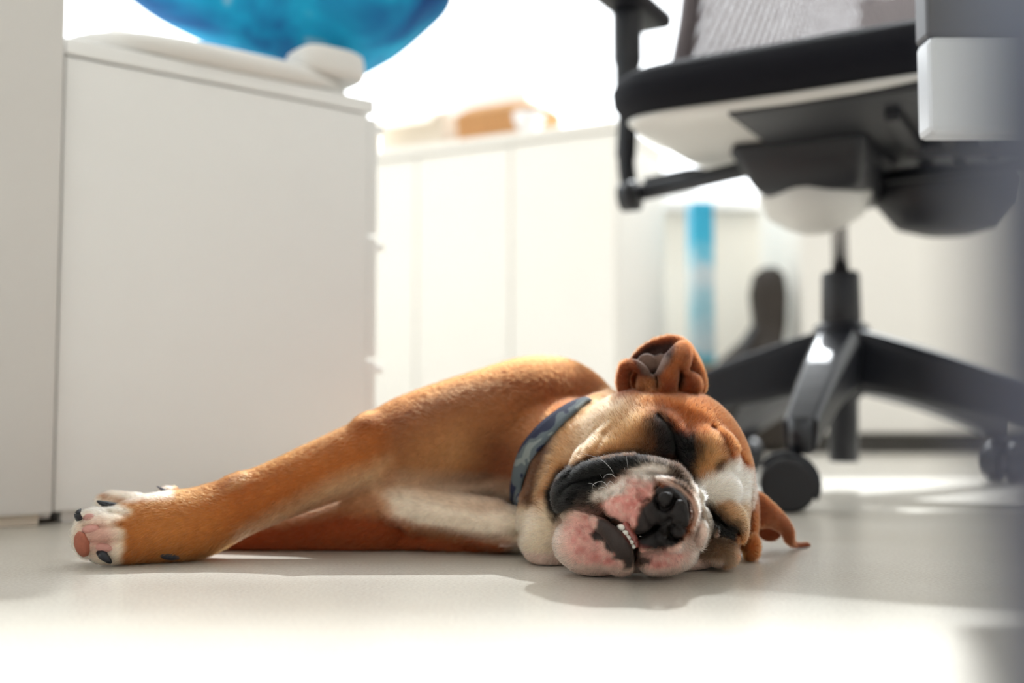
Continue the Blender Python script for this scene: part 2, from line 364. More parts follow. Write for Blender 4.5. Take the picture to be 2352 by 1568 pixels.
obj('column_sleeve', lathe([(0.027, 0.235), (0.029, 0.238), (0.0275, 0.313), (0.025, 0.319), (0.012, 0.319)]), M_black, ch, True)
obj('gas_lift', lathe([(0.0125, 0.30), (0.0125, 0.39), (0.015, 0.392), (0.014, 0.47)]), M_chrome, ch, True)
# seat frame of reference: u along the front edge, v from front to back
ua = math.atan2(-0.245, 0.43); u = np.array((math.cos(ua), math.sin(ua))); v = np.array((-u[1], u[0]))
Lc = np.array((0.095, 1.365)) - np.array((0.486, 1.55))
sc_ = Lc + u * 0.262 + v * 0.245                        # seat centre in chair coordinates
def S(a, b, z): q = sc_ + u * a + v * b; return (q[0], q[1], z)
def seat_ring(rx, ry, z, n=56, e=4.2, zf=None):
    out = []
    for k in range(n):
        t = 2 * math.pi * k / n; c, s = math.cos(t), math.sin(t)
        a = rx * math.copysign(abs(c) ** (2 / e), c); b = ry * math.copysign(abs(s) ** (2 / e), s)
        b -= 0.020 * (1 - (a / 0.27) ** 2) * (1 if b < 0 else 0)
        zz = z + 0.010 * (a / 0.27) ** 2 - (0.012 * max(0, -b / 0.25) ** 3)
        out.append(S(a, b, zz))
    return out
obj('seat', loft([seat_ring(.238, .222, .503), seat_ring(.256, .24, .508), seat_ring(.266, .25, .522), seat_ring(.268, .252, .540), seat_ring(.262, .246, .556), seat_ring(.245, .23, .566), seat_ring(.12, .11, .560)]), M_fabric, ch, True)
obj('seat_shell', loft([seat_ring(.12, .12, .488), seat_ring(.20, .19, .490), seat_ring(.238, .222, .496), seat_ring(.248, .232, .503), seat_ring(.236, .22, .505)]), M_shell, ch, True)
# mechanism under the seat
def MB_(a0, a1, b0, b1, z0, z1, b=0.008, sh=None):
    vf = rbox(a0, a1, b0, b1, z0, z1, b, 3)
    V = []
    for x, y, z in vf[0]:
        if sh: x, y = sh(x, y, z)
        V.append(S(x, y, z))
    return V, vf[1]
cc = np.array((0, 0)) - sc_; ccu, ccv = cc @ u, cc @ v     # column position in seat axes
def taper(x, y, z):
    k = 0.72 + 0.28 * min(1, max(0, (z - 0.415) / 0.06)); return ccu + (x - ccu) * k, ccv + (y - ccv) * k
obj('tilt_housing', MB_(ccu - 0.115, ccu + 0.075, ccv - 0.17, ccv + 0.08, 0.420, 0.492, 0.015, taper), M_black, ch, True)
obj('mounting_plate', MB_(ccu - 0.06, 0.235, -0.228, ccv + 0.12, 0.480, 0.492, 0.004), M_black, ch, True)
obj('lower_cover', lathe([(0.016, 0.372), (0.04, 0.380), (0.068, 0.397), (0.080, 0.426), (0.075, 0.436)], (0.0 - 0.045, -0.03, 0)), M_shell, ch, True)
obj('spring_cover', loft([[ (0.16 + 0.105 * math.cos(t) * k, 0.0 + 0.075 * math.sin(t) * k, z) for t in np.linspace(0, 2 * math.pi, 28, endpoint=False)] for k, z in ((0.35, 0.375), (0.7, 0.385), (0.98, 0.42), (1.05, 0.455), (1.0, 0.465))]), M_black, ch, True)
for k in range(3): obj('slide_rail', MB_(0.10 + 0.045 * k, 0.118 + 0.045 * k, -0.16, 0.14, 0.466, 0.484, 0.003), [M_black, M_chrome, M_black][k], ch)
obj('lever', tube([S(ccu + 0.05, ccv - 0.02, 0.445), S(ccu + 0.20, ccv - 0.05, 0.44), S(ccu + 0.27, ccv - 0.06, 0.44)], [0.005, 0.005, 0.009], 12), M_black, ch, True)
obj('adjusting_knob', tube([S(-0.325, 0.02, 0.445), S(-0.30, 0.02, 0.447)], [0.022, 0.024], 24), M_black, ch, True)
# armrests
for sg in (-1, 1):
    ax = 0.325 * sg; by = 0.045
    am = obj('armrest', MB_(ax - 0.035, ax + 0.035, by - 0.11, by + 0.12, 0.752, 0.782, 0.012), M_black, ch, True)
    obj('arm_post', tube(catmull([S(ax, by, 0.756), S(ax, by, 0.66), S(ax, by, 0.58), S(ax * 1.01, by, 0.51), S(ax * 0.99, by, 0.455)]), [0.024] * 8 + [0.021] * 8 + [0.016] * 8 + [0.014] * 9, 16, 0.75, (0, 1, 0)), M_black, am, True)
    obj('arm_bracket', tube(catmull([S(ax * 0.99, by, 0.475), S(ax * 0.99, by, 0.457), S(ax * 0.75, by, 0.462), S(ax * 0.3, by - 0.02, 0.474)]), 0.0085, 12, 1.6), M_black, am, True)
    obj('arm_brace', tube(catmull([S(ax * 0.94, by + 0.02, 0.478), S(ax * 0.70, by + 0.03, 0.487), S(ax * 0.58, by + 0.01, 0.470)]), 0.006, 10), M_black, am, True)
# backrest: frame and mesh
bt = []
def BP(s, z):   # s -1..1 across, curved about the sitter
    return S(0.30 * s, 0.235 + 0.05 * (1 - s * s) + 0.12 * max(0, z - 0.6), z)
fr = [BP(-0.93, 0.575), BP(-1.02, 0.62), BP(-1.05, 0.68), BP(-1.0, 0.80), BP(-0.96, 0.95), BP(-0.85, 1.05), BP(-0.4, 1.09), BP(0, 1.10), BP(0.4, 1.09), BP(0.85, 1.05), BP(0.96, 0.95), BP(1.0, 0.80), BP(1.05, 0.68), BP(1.02, 0.62), BP(0.93, 0.575)]
bk = obj('backrest', tube(catmull(fr, 5), 0.019, 12), mat('taupe_plastic', (0.09, 0.07, 0.075), 0.5), ch, True)
obj('lower_rail', tube([BP(s, 0.578) for s in np.linspace(-0.95, 0.95, 14)], 0.014, 10), M_black, bk, True)
# knitted mesh as a real lattice of threads would be too fine: perforated cloth (holes in the material), 2 mm pitch
M_net = bpy.data.materials.new('mesh_cloth'); nt, b = nodes(M_net)
b.inputs['Base Color'].default_value = (0.34, 0.30, 0.31, 1); b.inputs['Roughness'].default_value = 0.8
tcn = nt.nodes.new('ShaderNodeTexCoord'); vo = nt.nodes.new('ShaderNodeTexVoronoi'); vo.inputs['Scale'].default_value = 260
vo.inputs['Randomness'].default_value = 0.15
gt = nt.nodes.new('ShaderNodeMath'); gt.operation = 'GREATER_THAN'; gt.inputs[1].default_value = 0.27
nt.links.new(tcn.outputs['Object'], vo.inputs['Vector']); nt.links.new(vo.outputs['Distance'], gt.inputs[0]); nt.links.new(gt.outputs[0], b.inputs['Alpha'])
g = [[BP(s, z) for s in np.linspace(-1.0, 1.0, 22)] for z in np.linspace(0.575, 1.09, 16)]
obj('back_mesh', ([p for r in g for p in r], [(i * 22 + j, i * 22 + j + 1, (i + 1) * 22 + j + 1, (i + 1) * 22 + j) for i in range(15) for j in range(21)]), M_net, bk, True)
obj('lumbar_pad', ([tuple(np.array(BP(s, z)) + np.array((*(v * 0.012), 0))) for z in (0.60, 0.70, 0.80) for s in np.linspace(-0.05, 0.95, 8)] + [tuple(np.array(BP(s, z)) + np.array((*(v * 0.024), 0))) for z in (0.60, 0.70, 0.80) for s in np.linspace(-0.05, 0.95, 8)],
    [(o_ + i * 8 + j, o_ + i * 8 + j + 1, o_ + (i + 1) * 8 + j + 1, o_ + (i + 1) * 8 + j) for o_ in (0, 24) for i in range(2) for j in range(7)]), M_grey, bk, True)
obj('back_spine', tube(catmull([S(0, 0.12, 0.455), S(0, 0.26, 0.46), S(0, 0.315, 0.52), S(0, 0.325, 0.66), S(0, 0.33, 0.80)]), [0.022] * 33, 14), M_black, bk, True)

# ------------------------------------------------------------------ desk at the right: near leg, apron unit
dk = empty('desk', (0.30, 0.6, 0), 'desk at the right edge with slate blue leg close to the lens', 'desk')
dk.location = (0, 0, 0)
obj('leg', rbox(0.0458, 0.0758, 0.076, 0.106, 0.0, 0.70, 0.002), M_navy, dk)
dx0 = P(2123, 200, 0.90)[0] + 0.004
obj('leg', rbox(0.95, 0.99, 0.89, 0.93, 0.0, 0.70, 0.002), M_navy, dk)
obj('leg', rbox(0.95, 0.99, 0.08, 0.12, 0.0, 0.70, 0.002), M_navy, dk)
obj('desktop', rbox(0.03, 1.15, 0.06, 0.935, 0.70, 0.725, 0.003), M_white, dk)
zb = P(2123, 338, 0.90)[2]; zt = P(2123, 84, 0.90)[2]
un = obj('reflection_band', rbox(dx0, 0.94, 0.90, 0.93, zt, 0.70, 0.004), M_grey, dk)  # grey band added above the drawer, standing in for the seat's reflection
obj('drawer', rbox(dx0, 0.94, 0.896, 0.93, zb + 0.012, zt, 0.006), M_pale, dk)
#DOG_START
# ================================================================== the dog
# body modelled as a smooth implicit surface (one continuous skin), meshed with surface nets
def axis_steps(segs):
    out = []
    for a, b_, h in segs: out.append(np.arange(a, b_, h))
    out.append([segs[-1][1]]); return np.concatenate(out).astype(np.float32)
gx = axis_steps([(-0.365, 0.02, 0.0021), (0.02, 0.262, 0.00112)])
gy = axis_steps([(0.665, 0.86, 0.00115), (0.86, 0.99, 0.0021), (0.99, 1.42, 0.0050)])
gz = axis_steps([(-0.004, 0.196, 0.0012)])
FD = np.full((len(gx), len(gy), len(gz)), 0.5, np.float32)
def sub(lo, hi):
    i0, i1 = np.searchsorted(gx, (lo[0], hi[0])); j0, j1 = np.searchsorted(gy, (lo[1], hi[1])); k0, k1 = np.searchsorted(gz, (lo[2], hi[2]))
    return slice(max(i0 - 1, 0), i1 + 1), slice(max(j0 - 1, 0), j1 + 1), slice(max(k0 - 1, 0), k1 + 1)
def smin(a, b_, k):
    h = np.maximum(k - np.abs(a - b_), 0) / k
    return np.minimum(a, b_) - h * h * k * 0.25
def grid(sl): return np.meshgrid(gx[sl[0]], gy[sl[1]], gz[sl[2]], indexing='ij', sparse=True)
def ell(c, r, k, rot=0.0, cut=False, yaw=0.0):
    """ellipsoid; rot turns it in the picture-parallel plane (degrees, + lifts the right end), yaw about the vertical"""
    c = np.array(c, float); m = max(r) + k + 0.006
    sl = sub(c - m, c + m); X, Y, Z = grid(sl)
    X = X - c[0]; Y = Y - c[1]; Z = Z - c[2]
    a = math.radians(rot); ca_, sa_ = math.cos(a), math.sin(a)
    if yaw:
        q = math.radians(yaw); X, Y = X * math.cos(q) + Y * math.sin(q), -X * math.sin(q) + Y * math.cos(q)
    U = X * ca_ + Z * sa_; W = -X * sa_ + Z * ca_
    k0 = np.sqrt((U / r[0]) ** 2 + (Y / r[1]) ** 2 + (W / r[2]) ** 2) + 1e-6
    k1 = np.sqrt((U / r[0] ** 2) ** 2 + (Y / r[1] ** 2) ** 2 + (W / r[2] ** 2) ** 2) + 1e-6
    d = (k0 * (k0 - 1) / k1).astype(np.float32)
    if cut: FD[sl] = -smin(-FD[sl], d, k)
    else: FD[sl] = smin(FD[sl], d, k)
def E(px, py, Y, rx, ry, dy, k=12, rot=0, cut=False, yaw=0):
    """ellipsoid given by photo pixels: centre, half sizes (px at that depth), depth half size (px too)"""
    s = Y / F
    ell(P(px, py, Y), (rx * s, dy * s, ry * s), k * s, rot, cut, yaw)
def cone(a, b_, ra, rb, k, cut=False):
    a = np.array(a, float); b_ = np.array(b_, float); m = max(ra, rb) + k + 0.006
    sl = sub(np.minimum(a, b_) - m, np.maximum(a, b_) + m); X, Y, Z = grid(sl)
    ba = b_ - a; L = float(ba @ ba) + 1e-9
    t = np.clip(((X - a[0]) * ba[0] + (Y - a[1]) * ba[1] + (Z - a[2]) * ba[2]) / L, 0, 1)
    d = (np.sqrt((X - a[0] - t * ba[0]) ** 2 + (Y - a[1] - t * ba[1]) ** 2 + (Z - a[2] - t * ba[2]) ** 2) - (ra + (rb - ra) * t)).astype(np.float32)
    if cut: FD[sl] = -smin(-FD[sl], d, k)
    else: FD[sl] = smin(FD[sl], d, k)
def CH(pts, k=12, cut=False, n=3):
    """chain of tapered capsules through (px, py, depth, radius px), smoothed"""
    q = []
    for px, py, Y, r in pts:
        p = P(px, py, Y); q.append((*p, r * Y / F))
    q = catmull(q, n) if len(q) > 2 else q
    kk = k * pts[0][2] / F
    for i in range(len(q) - 1): cone(q[i][:3], q[i + 1][:3], q[i][3], q[i + 1][3], kk, cut)

# --- trunk behind, hips, hind legs folded, short tail (mostly hidden behind the chest)
ell((0.030, 1.08, 0.076), (0.105, 0.20, 0.082), 0.05)
ell((0.020, 1.25, 0.070), (0.095, 0.11, 0.072), 0.05)
cone((-0.03, 1.25, 0.085), (-0.10, 1.13, 0.045), 0.052, 0.034, 0.03)
cone((-0.10, 1.13, 0.045), (-0.055, 1.22, 0.025), 0.030, 0.020, 0.02)
cone((-0.055, 1.24, 0.024), (-0.13, 1.27, 0.020), 0.018, 0.019, 0.015)
cone((-0.02, 1.22, 0.045), (-0.10, 1.17, 0.032), 0.045, 0.030, 0.03)
cone((0.035, 1.345, 0.080), (0.055, 1.372, 0.070), 0.016, 0.009, 0.02)
# --- chest, shoulder
E(1215, 1040, 0.985, 215, 205, 190, 60, -12)
E(1255, 992, 0.965, 165, 150, 170, 60, -25)
E(1040, 1075, 0.93, 170, 105, 110, 50, 18)
CH([(1285, 935, 0.955, 92), (1110, 975, 0.935, 98), (975, 1008, 0.915, 84), (880, 1036, 0.895, 66)], 55)
# upper foreleg: elbow to paw
CH([(1000, 1010, 0.92, 85), (865, 1038, 0.89, 70), (740, 1084, 0.875, 61), (620, 1134, 0.862, 55), (520, 1174, 0.850, 56), (450, 1203, 0.842, 66)], 30)
CH([(455, 1203, 0.842, 64), (385, 1212, 0.836, 70), (300, 1222, 0.83, 66)], 25)
E(842, 972, 0.882, 20, 16, 40, 30, 20)                                  # loose skin over the elbow
E(545, 1112, 0.848, 26, 16, 26, 30, 20)
# toes of the upper paw
CH([(330, 1180, 0.845, 42), (262, 1158, 0.856, 26), (240, 1156, 0.858, 17)], 12)
CH([(310, 1212, 0.822, 42), (240, 1202, 0.816, 31), (208, 1198, 0.813, 26)], 12)
CH([(310, 1225, 0.820, 50), (240, 1225, 0.812, 46), (212, 1230, 0.810, 40)], 12)
CH([(320, 1248, 0.820, 42), (262, 1258, 0.812, 34), (236, 1264, 0.811, 27)], 12)
E(205, 1232, 0.822, 30, 50, 45, 16)
E(420, 1258, 0.830, 30, 20, 26, 16, 0)                                  # carpal pad swelling
E(392, 1128, 0.858, 24, 10, 16, 14)                                     # dew claw mount
# lower foreleg on the floor
CH([(980, 1190, 0.915, 62), (865, 1196, 0.905, 66), (760, 1212, 0.905, 52), (650, 1222, 0.905, 42), (560, 1232, 0.905, 34), (470, 1236, 0.905, 32), (400, 1238, 0.91, 36)], 25)
CH([(400, 1236, 0.91, 34), (345, 1228, 0.915, 34)], 12)
E(842, 1140, 0.90, 36, 24, 34, 26, 22)                                  # point of the elbow
CH([(880, 1150, 0.885, 24), (1000, 1178, 0.88, 40), (1110, 1200, 0.875, 44), (1190, 1212, 0.87, 40)], 34)   # white fold of skin along the chest
CH([(900, 1235, 0.90, 22), (1040, 1243, 0.885, 22), (1200, 1246, 0.88, 20)], 14)
CH([(870, 1130, 0.885, 14), (900, 1185, 0.872, 9), (950, 1225, 0.878, 4)], 20)
# --- neck
CH([(1240, 1065, 0.935, 128), (1330, 1070, 0.900, 136), (1420, 1078, 0.880, 146)], 30)
CH([(1385, 935, 0.93, 30), (1325, 985, 0.890, 38), (1275, 1060, 0.862, 40), (1250, 1150, 0.845, 42)], 20)
E(1238, 1205, 0.838, 50, 84, 42, 40)
CH([(1400, 930, 0.90, 34), (1335, 990, 0.865, 40), (1290, 1080, 0.84, 40), (1262, 1180, 0.825, 38)], 22)
E(1266, 1246, 0.818, 66, 60, 45, 50)                                     # dewlap lying on the floor
E(1560, 1290, 0.795, 76, 22, 50, 10)
# --- skull
E(1545, 1070, 0.845, 170, 178, 175, 40, 10)
E(1600, 1130, 0.835, 125, 150, 140, 40, 8)
E(1450, 1015, 0.835, 125, 112, 130, 50, 30)                            # upper cheek
E(1640, 1245, 0.825, 60, 54, 85, 20)
E(1385, 1060, 0.800, 85, 60, 75, 30, 40)
E(1500, 1004, 0.792, 62, 54, 46, 40, 0)                                # upper eye bulge
E(1632, 1045, 0.790, 66, 60, 54, 36, 0)                                # brow pad
E(1640, 1125, 0.775, 62, 46, 50, 22, 0)                                # bridge of the nose (white)
# rope fold over the muzzle
CH([(1298, 1112, 0.775, 14), (1330, 1082, 0.752, 17), (1395, 1066, 0.738, 19), (1465, 1062, 0.730, 20), (1530, 1074, 0.728, 21), (1575, 1100, 0.732, 20), (1592, 1135, 0.738, 14)], 8)
# muzzle: upper flew, pads, nose
E(1400, 1130, 0.765, 120, 74, 75, 22, 10)
E(1335, 1140, 0.770, 66, 62, 60, 16, 0)
E(1470, 1128, 0.738, 88, 62, 52, 20, -18)
E(1445, 1165, 0.735, 62, 48, 44, 14, -30)
E(1545, 1175, 0.745, 66, 92, 70, 18, 0)
E(1540, 1172, 0.716, 46, 62, 38, 12, 8)                                # nose leather
E(1528, 1148, 0.705, 21, 19, 16, 9)                                    # nostril wings
E(1555, 1222, 0.708, 20, 18, 16, 9)
E(1562, 1180, 0.702, 26, 34, 18, 10, 10)
E(1480, 1188, 0.718, 32, 42, 32, 8, -20)                               # lip lobes under the nose
E(1494, 1242, 0.722, 42, 24, 32, 8, 25)
E(1545, 1250, 0.716, 24, 20, 22, 7)
CH([(1500, 1094, 0.716, 7), (1535, 1100, 0.708, 8), (1566, 1120, 0.704, 8), (1592, 1150, 0.705, 8), (1600, 1180, 0.708, 8), (1588, 1212, 0.712, 7)], 5)
# wrinkles right of the nose
CH([(1590, 1118, 0.735, 14), (1606, 1150, 0.73, 15), (1622, 1185, 0.735, 20), (1630, 1215, 0.742, 20), (1618, 1245, 0.75, 16)], 6)
CH([(1602, 1195, 0.722, 12), (1613, 1222, 0.724, 16), (1604, 1252, 0.732, 14)], 5)
# lower side: second eye folds, cheek
CH([(1650, 1160, 0.765, 18), (1680, 1178, 0.768, 24), (1700, 1205, 0.775, 20), (1705, 1240, 0.79, 14)], 8)
E(1660, 1196, 0.782, 34, 30, 30, 8)
CH([(1640, 1190, 0.765, 12), (1668, 1222, 0.768, 12), (1692, 1246, 0.78, 12)], 6)
E(1655, 1268, 0.785, 44, 34, 46, 9)
E(1722, 1256, 0.835, 22, 34, 34, 9)
E(1712, 1180, 0.86, 26, 90, 60, 24)
# lower lip / chin and lower flew
E(1365, 1252, 0.765, 92, 70, 72, 14, -8)
E(1420, 1262, 0.748, 50, 62, 46, 12, 20)
CH([(1372, 1196, 0.742, 20), (1408, 1220, 0.728, 24), (1432, 1255, 0.722, 26), (1440, 1290, 0.730, 24)], 8)
E(1522, 1272, 0.748, 78, 48, 60, 10, 4)
E(1500, 1280, 0.738, 40, 40, 40, 8)
E(1580, 1255, 0.748, 32, 36, 32, 10)
E(1447, 1236, 0.748, 26, 40, 22, 6, 55)
E(1470, 1236, 0.742, 18, 12, 16, 5)                                # gum inside the mouth
# --- upper ear
E(1525, 858, 0.868, 90, 62, 50, 14, 4)
E(1545, 835, 0.868, 55, 62, 42, 14, -10)
E(1500, 828, 0.838, 52, 30, 48, 6, 28, cut=True)
CH([(1452, 828, 0.860, 7), (1488, 797, 0.862, 9), (1538, 783, 0.862, 11), (1567, 800, 0.858, 15), (1585, 835, 0.856, 18), (1598, 868, 0.856, 20), (1602, 893, 0.850, 18)], 8)
CH([(1437, 846, 0.846, 15), (1430, 872, 0.846, 12), (1434, 893, 0.846, 15)], 7)
CH([(1440, 840, 0.846, 14), (1462, 838, 0.838, 10), (1480, 858, 0.836, 12), (1474, 885, 0.838, 14)], 6)
E(1486, 836, 0.846, 24, 25, 16, 6, 0)
E(1518, 836, 0.848, 26, 24, 16, 6, 12)
CH([(1566, 806, 0.846, 20), (1552, 836, 0.838, 24), (1532, 864, 0.832, 20), (1532, 890, 0.830, 18)], 16)
E(1490, 884, 0.836, 28, 22, 22, 12)
E(1582, 884, 0.842, 30, 30, 26, 14)
# --- lower ear, draped to the floor
CH([(1722, 1150, 0.865, 26), (1752, 1172, 0.870, 24), (1782, 1190, 0.880, 17), (1806, 1214, 0.888, 12), (1814, 1240, 0.893, 9)], 12)
CH([(1738, 1188, 0.868, 24), (1766, 1192, 0.880, 15), (1796, 1208, 0.888, 9)], 10)
E(1768, 1222, 0.905, 30, 24, 6, 6)
CH([(1812, 1236, 0.893, 9), (1822, 1250, 0.900, 6), (1842, 1252, 0.91, 5), (1858, 1251, 0.915, 5)], 8)
# --- 2-D sculpting strokes on the front of the head (grooves in, folds out), photo pixels / millimetres
Hs = sub((0.02, 0.665, -0.01), (0.262, 0.90, 0.2)); HX, HY, HZ = grid(Hs)
HPX, HPY = pix(HX, HY, HZ); HPX = HPX.astype(np.float32); HPY = HPY.astype(np.float32)
def polyd(PX, PY, pts):
    d = None
    for (ax_, ay_), (bx_, by_) in zip(pts[:-1], pts[1:]):
        vx, vy = bx_ - ax_, by_ - ay_; L = vx * vx + vy * vy + 1e-9
        t = np.clip(((PX - ax_) * vx + (PY - ay_) * vy) / L, 0, 1)
        q = (PX - ax_ - t * vx) ** 2 + (PY - ay_ - t * vy) ** 2
        d = q if d is None else np.minimum(d, q)
    return d
def stroke(pts, w_, mm, ymax=0.83):
    xs = [p[0] for p in pts]; ys = [p[1] for p in pts]; m = 2.6 * w_
    a = P(min(xs) - m, max(ys) + m, 0.70); b_ = P(max(xs) + m, min(ys) - m, 0.86)
    a2 = P(min(xs) - m, max(ys) + m, 0.86); b2 = P(max(xs) + m, min(ys) - m, 0.70)
    lo = np.minimum(np.minimum(a, a2), np.minimum(b_, b2)); hi = np.maximum(np.maximum(a, a2), np.maximum(b_, b2))
    lo[1] = 0.67; hi[1] = ymax
    sl = sub(lo, hi); X, Y, Z = grid(sl); PX, PY = pix(X, Y, Z)
    d = polyd(PX.astype(np.float32), PY.astype(np.float32), pts if len(pts) < 3 else [tuple(q) for q in catmull(pts, 3)])
    fade = np.clip((ymax - Y) / 0.02, 0, 1)
    FD[sl] += (mm * 0.001 * np.exp(-d / (w_ * w_)) * fade).astype(np.float32)
# eye slit and its folds
stroke([(1512, 958), (1528, 970), (1545, 996), (1552, 1030), (1553, 1046)], 7, 5.0)
stroke([(1552, 1040), (1563, 1060), (1580, 1084), (1592, 1108)], 8, 4.5)
stroke([(1555, 1040), (1575, 1046), (1590, 1040)], 5, 2.0)
stroke([(1470, 1046), (1510, 1052), (1548, 1064)], 6, 3.0)
stroke([(1540, 960), (1562, 990), (1580, 1015)], 10, -2.2)
# forehead wrinkles
stroke([(1636, 985), (1658, 1004), (1672, 1030), (1677, 1054)], 8, 2.2)
stroke([(1654, 978), (1676, 1004), (1690, 1036)], 9, -0.9)
stroke([(1686, 1028), (1700, 1050), (1712, 1068)], 5, 2.0)
stroke([(1657, 1062), (1650, 1078)], 8, 2.2)
stroke([(1560, 925), (1600, 940), (1640, 965)], 14, -1.2)
# rope fold edge, flew wrinkles
stroke([(1300, 1100), (1340, 1062), (1400, 1044), (1470, 1040), (1540, 1052), (1582, 1078), (1604, 1112)], 6, 3.0)
stroke([(1318, 1108), (1365, 1092), (1420, 1086), (1470, 1084), (1530, 1092), (1560, 1104)], 5, 2.6)
stroke([(1292, 1130), (1320, 1112), (1352, 1104), (1392, 1100)], 5, 2.2)
stroke([(1300, 1150), (1312, 1125), (1338, 1118), (1370, 1112)], 4, -1.8)
stroke([(1318, 1152), (1330, 1134), (1352, 1126), (1376, 1124)], 4, 2.4)
stroke([(1340, 1130), (1362, 1126), (1385, 1122)], 5, -1.3)
stroke([(1345, 1030), (1362, 1000), (1388, 984), (1400, 974)], 5, -1.6)
stroke([(1335, 1045), (1350, 1012), (1374, 985)], 5, 1.8)
stroke([(1390, 1000), (1375, 1030), (1352, 1052)], 6, 1.6)
# lip line: flew over chin, mouth, philtrum
stroke([(1282, 1182), (1310, 1166), (1345, 1172), (1378, 1184), (1412, 1198)], 5, 5.0)
stroke([(1412, 1200), (1432, 1214), (1448, 1232), (1458, 1250)], 7, 7.0)
stroke([(1458, 1240), (1461, 1270), (1463, 1320)], 6, 6.0)
E(1462, 1275, 0.772, 30, 44, 14, 4)
stroke([(1460, 1238), (1490, 1222), (1517, 1205), (1542, 1190)], 4, 3.2)
stroke([(1478, 1155), (1484, 1185), (1500, 1212)], 4, 2.0)
stroke([(1510, 1170), (1514, 1190), (1510, 1206)], 4, 1.5)
stroke([(1600, 1122), (1611, 1155), (1608, 1192), (1597, 1228)], 4, 3.2)
stroke([(1618, 1150), (1634, 1184), (1632, 1222), (1622, 1250)], 4, 2.6)
stroke([(1592, 1236), (1606, 1262), (1600, 1282)], 4, 2.6)
# nostrils
stroke([(1512, 1155), (1518, 1168), (1530, 1170), (1544, 1160), (1548, 1146)], 4.5, 5.0)
stroke([(1508, 1136), (1505, 1152), (1512, 1164)], 3.5, 2.5)
stroke([(1537, 1214), (1538, 1228), (1550, 1238), (1566, 1236)], 4.5, 5.0)
stroke([(1540, 1210), (1556, 1202), (1572, 1208)], 3.5, 2.0)
stroke([(1548, 1118), (1566, 1134), (1580, 1160), (1584, 1190)], 4, 1.6)
stroke([(1508, 1228), (1512, 1250)], 4, 1.6)
stroke([(1548, 1232), (1550, 1262)], 4, 1.2)
# puckers of the pink pad
for q in ([(1440, 1105), (1452, 1095)], [(1470, 1092), (1476, 1110), (1490, 1120)], [(1500, 1098), (1506, 1112)], [(1425, 1130), (1440, 1120), (1452, 1126)], [(1445, 1108), (1462, 1118), (1478, 1136)], [(1412, 1150), (1424, 1140)], [(1468, 1140), (1478, 1150), (1488, 1148)], [(1400, 1138), (1410, 1128)]):
    stroke(q, 5, 3.2)
for q in ([(1460, 1098)] * 2, [(1484, 1100)] * 2, [(1432, 1112)] * 2, [(1460, 1128)] * 2, [(1490, 1134)] * 2, [(1420, 1135)] * 2):
    stroke(q, 10, -2.6)
# lower lobes and dewlap pleats
stroke([(1342, 1268), (1362, 1272), (1382, 1262)], 6, 1.6)
stroke([(1300, 1215), (1325, 1205), (1352, 1207)], 6, 1.2)
stroke([(1480, 1272), (1500, 1264), (1520, 1270)], 5, 1.4)
stroke([(1600, 1262), (1590, 1240), (1584, 1222)], 4, 1.6)
stroke([(1634, 1167), (1648, 1190), (1668, 1212), (1692, 1222)], 6, 6.0)
stroke([(1620, 1160), (1634, 1172), (1642, 1200), (1634, 1236), (1618, 1262)], 5, 4.0)
stroke([(1640, 1240), (1664, 1236), (1690, 1246), (1700, 1272)], 5, 4.0)
stroke([(1695, 1215), (1704, 1235), (1700, 1256)], 5, 2.5)
stroke([(1724, 1120), (1722, 1180), (1722, 1225)], 5, 2.0, 0.9)
stroke([(1722, 1228), (1712, 1250), (1706, 1280)], 5, 3.0, 0.9)
stroke([(1466, 898), (1500, 905), (1560, 902), (1596, 906)], 7, 2.5, 0.9)
stroke([(1561, 852), (1564, 872), (1560, 888)], 6, 4.0, 0.9)
stroke([(1462, 862), (1460, 884)], 5, 3.0, 0.9)
stroke([(1510, 868), (1512, 892)], 5, 3.0, 0.9)
# body creases
stroke([(1180, 1160), (1120, 1172), (1060, 1166), (1000, 1148), (930, 1140)], 12, 2.6, 0.93)
stroke([(880, 1150), (900, 1190), (930, 1225)], 6, 2.5, 0.93)
stroke([(1190, 1225), (1130, 1238), (1060, 1232), (1010, 1222)], 10, 2.6, 0.93)

stroke([(880, 1010), (892, 1050), (905, 1080)], 14, 3.0, 0.95)
stroke([(1030, 1105), (1080, 1108), (1130, 1098)], 12, 3.0, 0.95)
stroke([(250, 1178), (290, 1182)], 6, 3, 0.87)
stroke([(190, 1208), (240, 1210), (280, 1206)], 5, 3, 0.87)
stroke([(205, 1245), (245, 1246), (280, 1240)], 5, 3, 0.87)
# fine uneven skin everywhere on the muzzle
def vnoise(X, Y, Z, s, seed=0):
    X, Y, Z = np.broadcast_arrays(X * s, Y * s, Z * s)
    xi, yi, zi = np.floor(X).astype(np.int64), np.floor(Y).astype(np.int64), np.floor(Z).astype(np.int64)
    fx_, fy_, fz_ = [(t - np.floor(t)) for t in (X, Y, Z)]
    fx_, fy_, fz_ = [t * t * (3 - 2 * t) for t in (fx_, fy_, fz_)]
    def h(a, b_, c):
        n = (a * 374761393 + b_ * 668265263 + c * 2147483647 + seed * 1274126177) & 0xffffffff
        n = ((n ^ (n >> 13)) * 1103515245) & 0xffffffff
        return ((n ^ (n >> 16)) & 0xffff) / 65535.0
    r = 0
    for dx in (0, 1):
        for dy in (0, 1):
            for dz in (0, 1):
                r = r + h(xi + dx, yi + dy, zi + dz) * (fx_ if dx else 1 - fx_) * (fy_ if dy else 1 - fy_) * (fz_ if dz else 1 - fz_)
    return r.astype(np.float32) * 2 - 1
# floor contact: press the underside flat
Zf = gz[None, None, :] - 0.0006
FD = np.maximum(FD, -Zf)

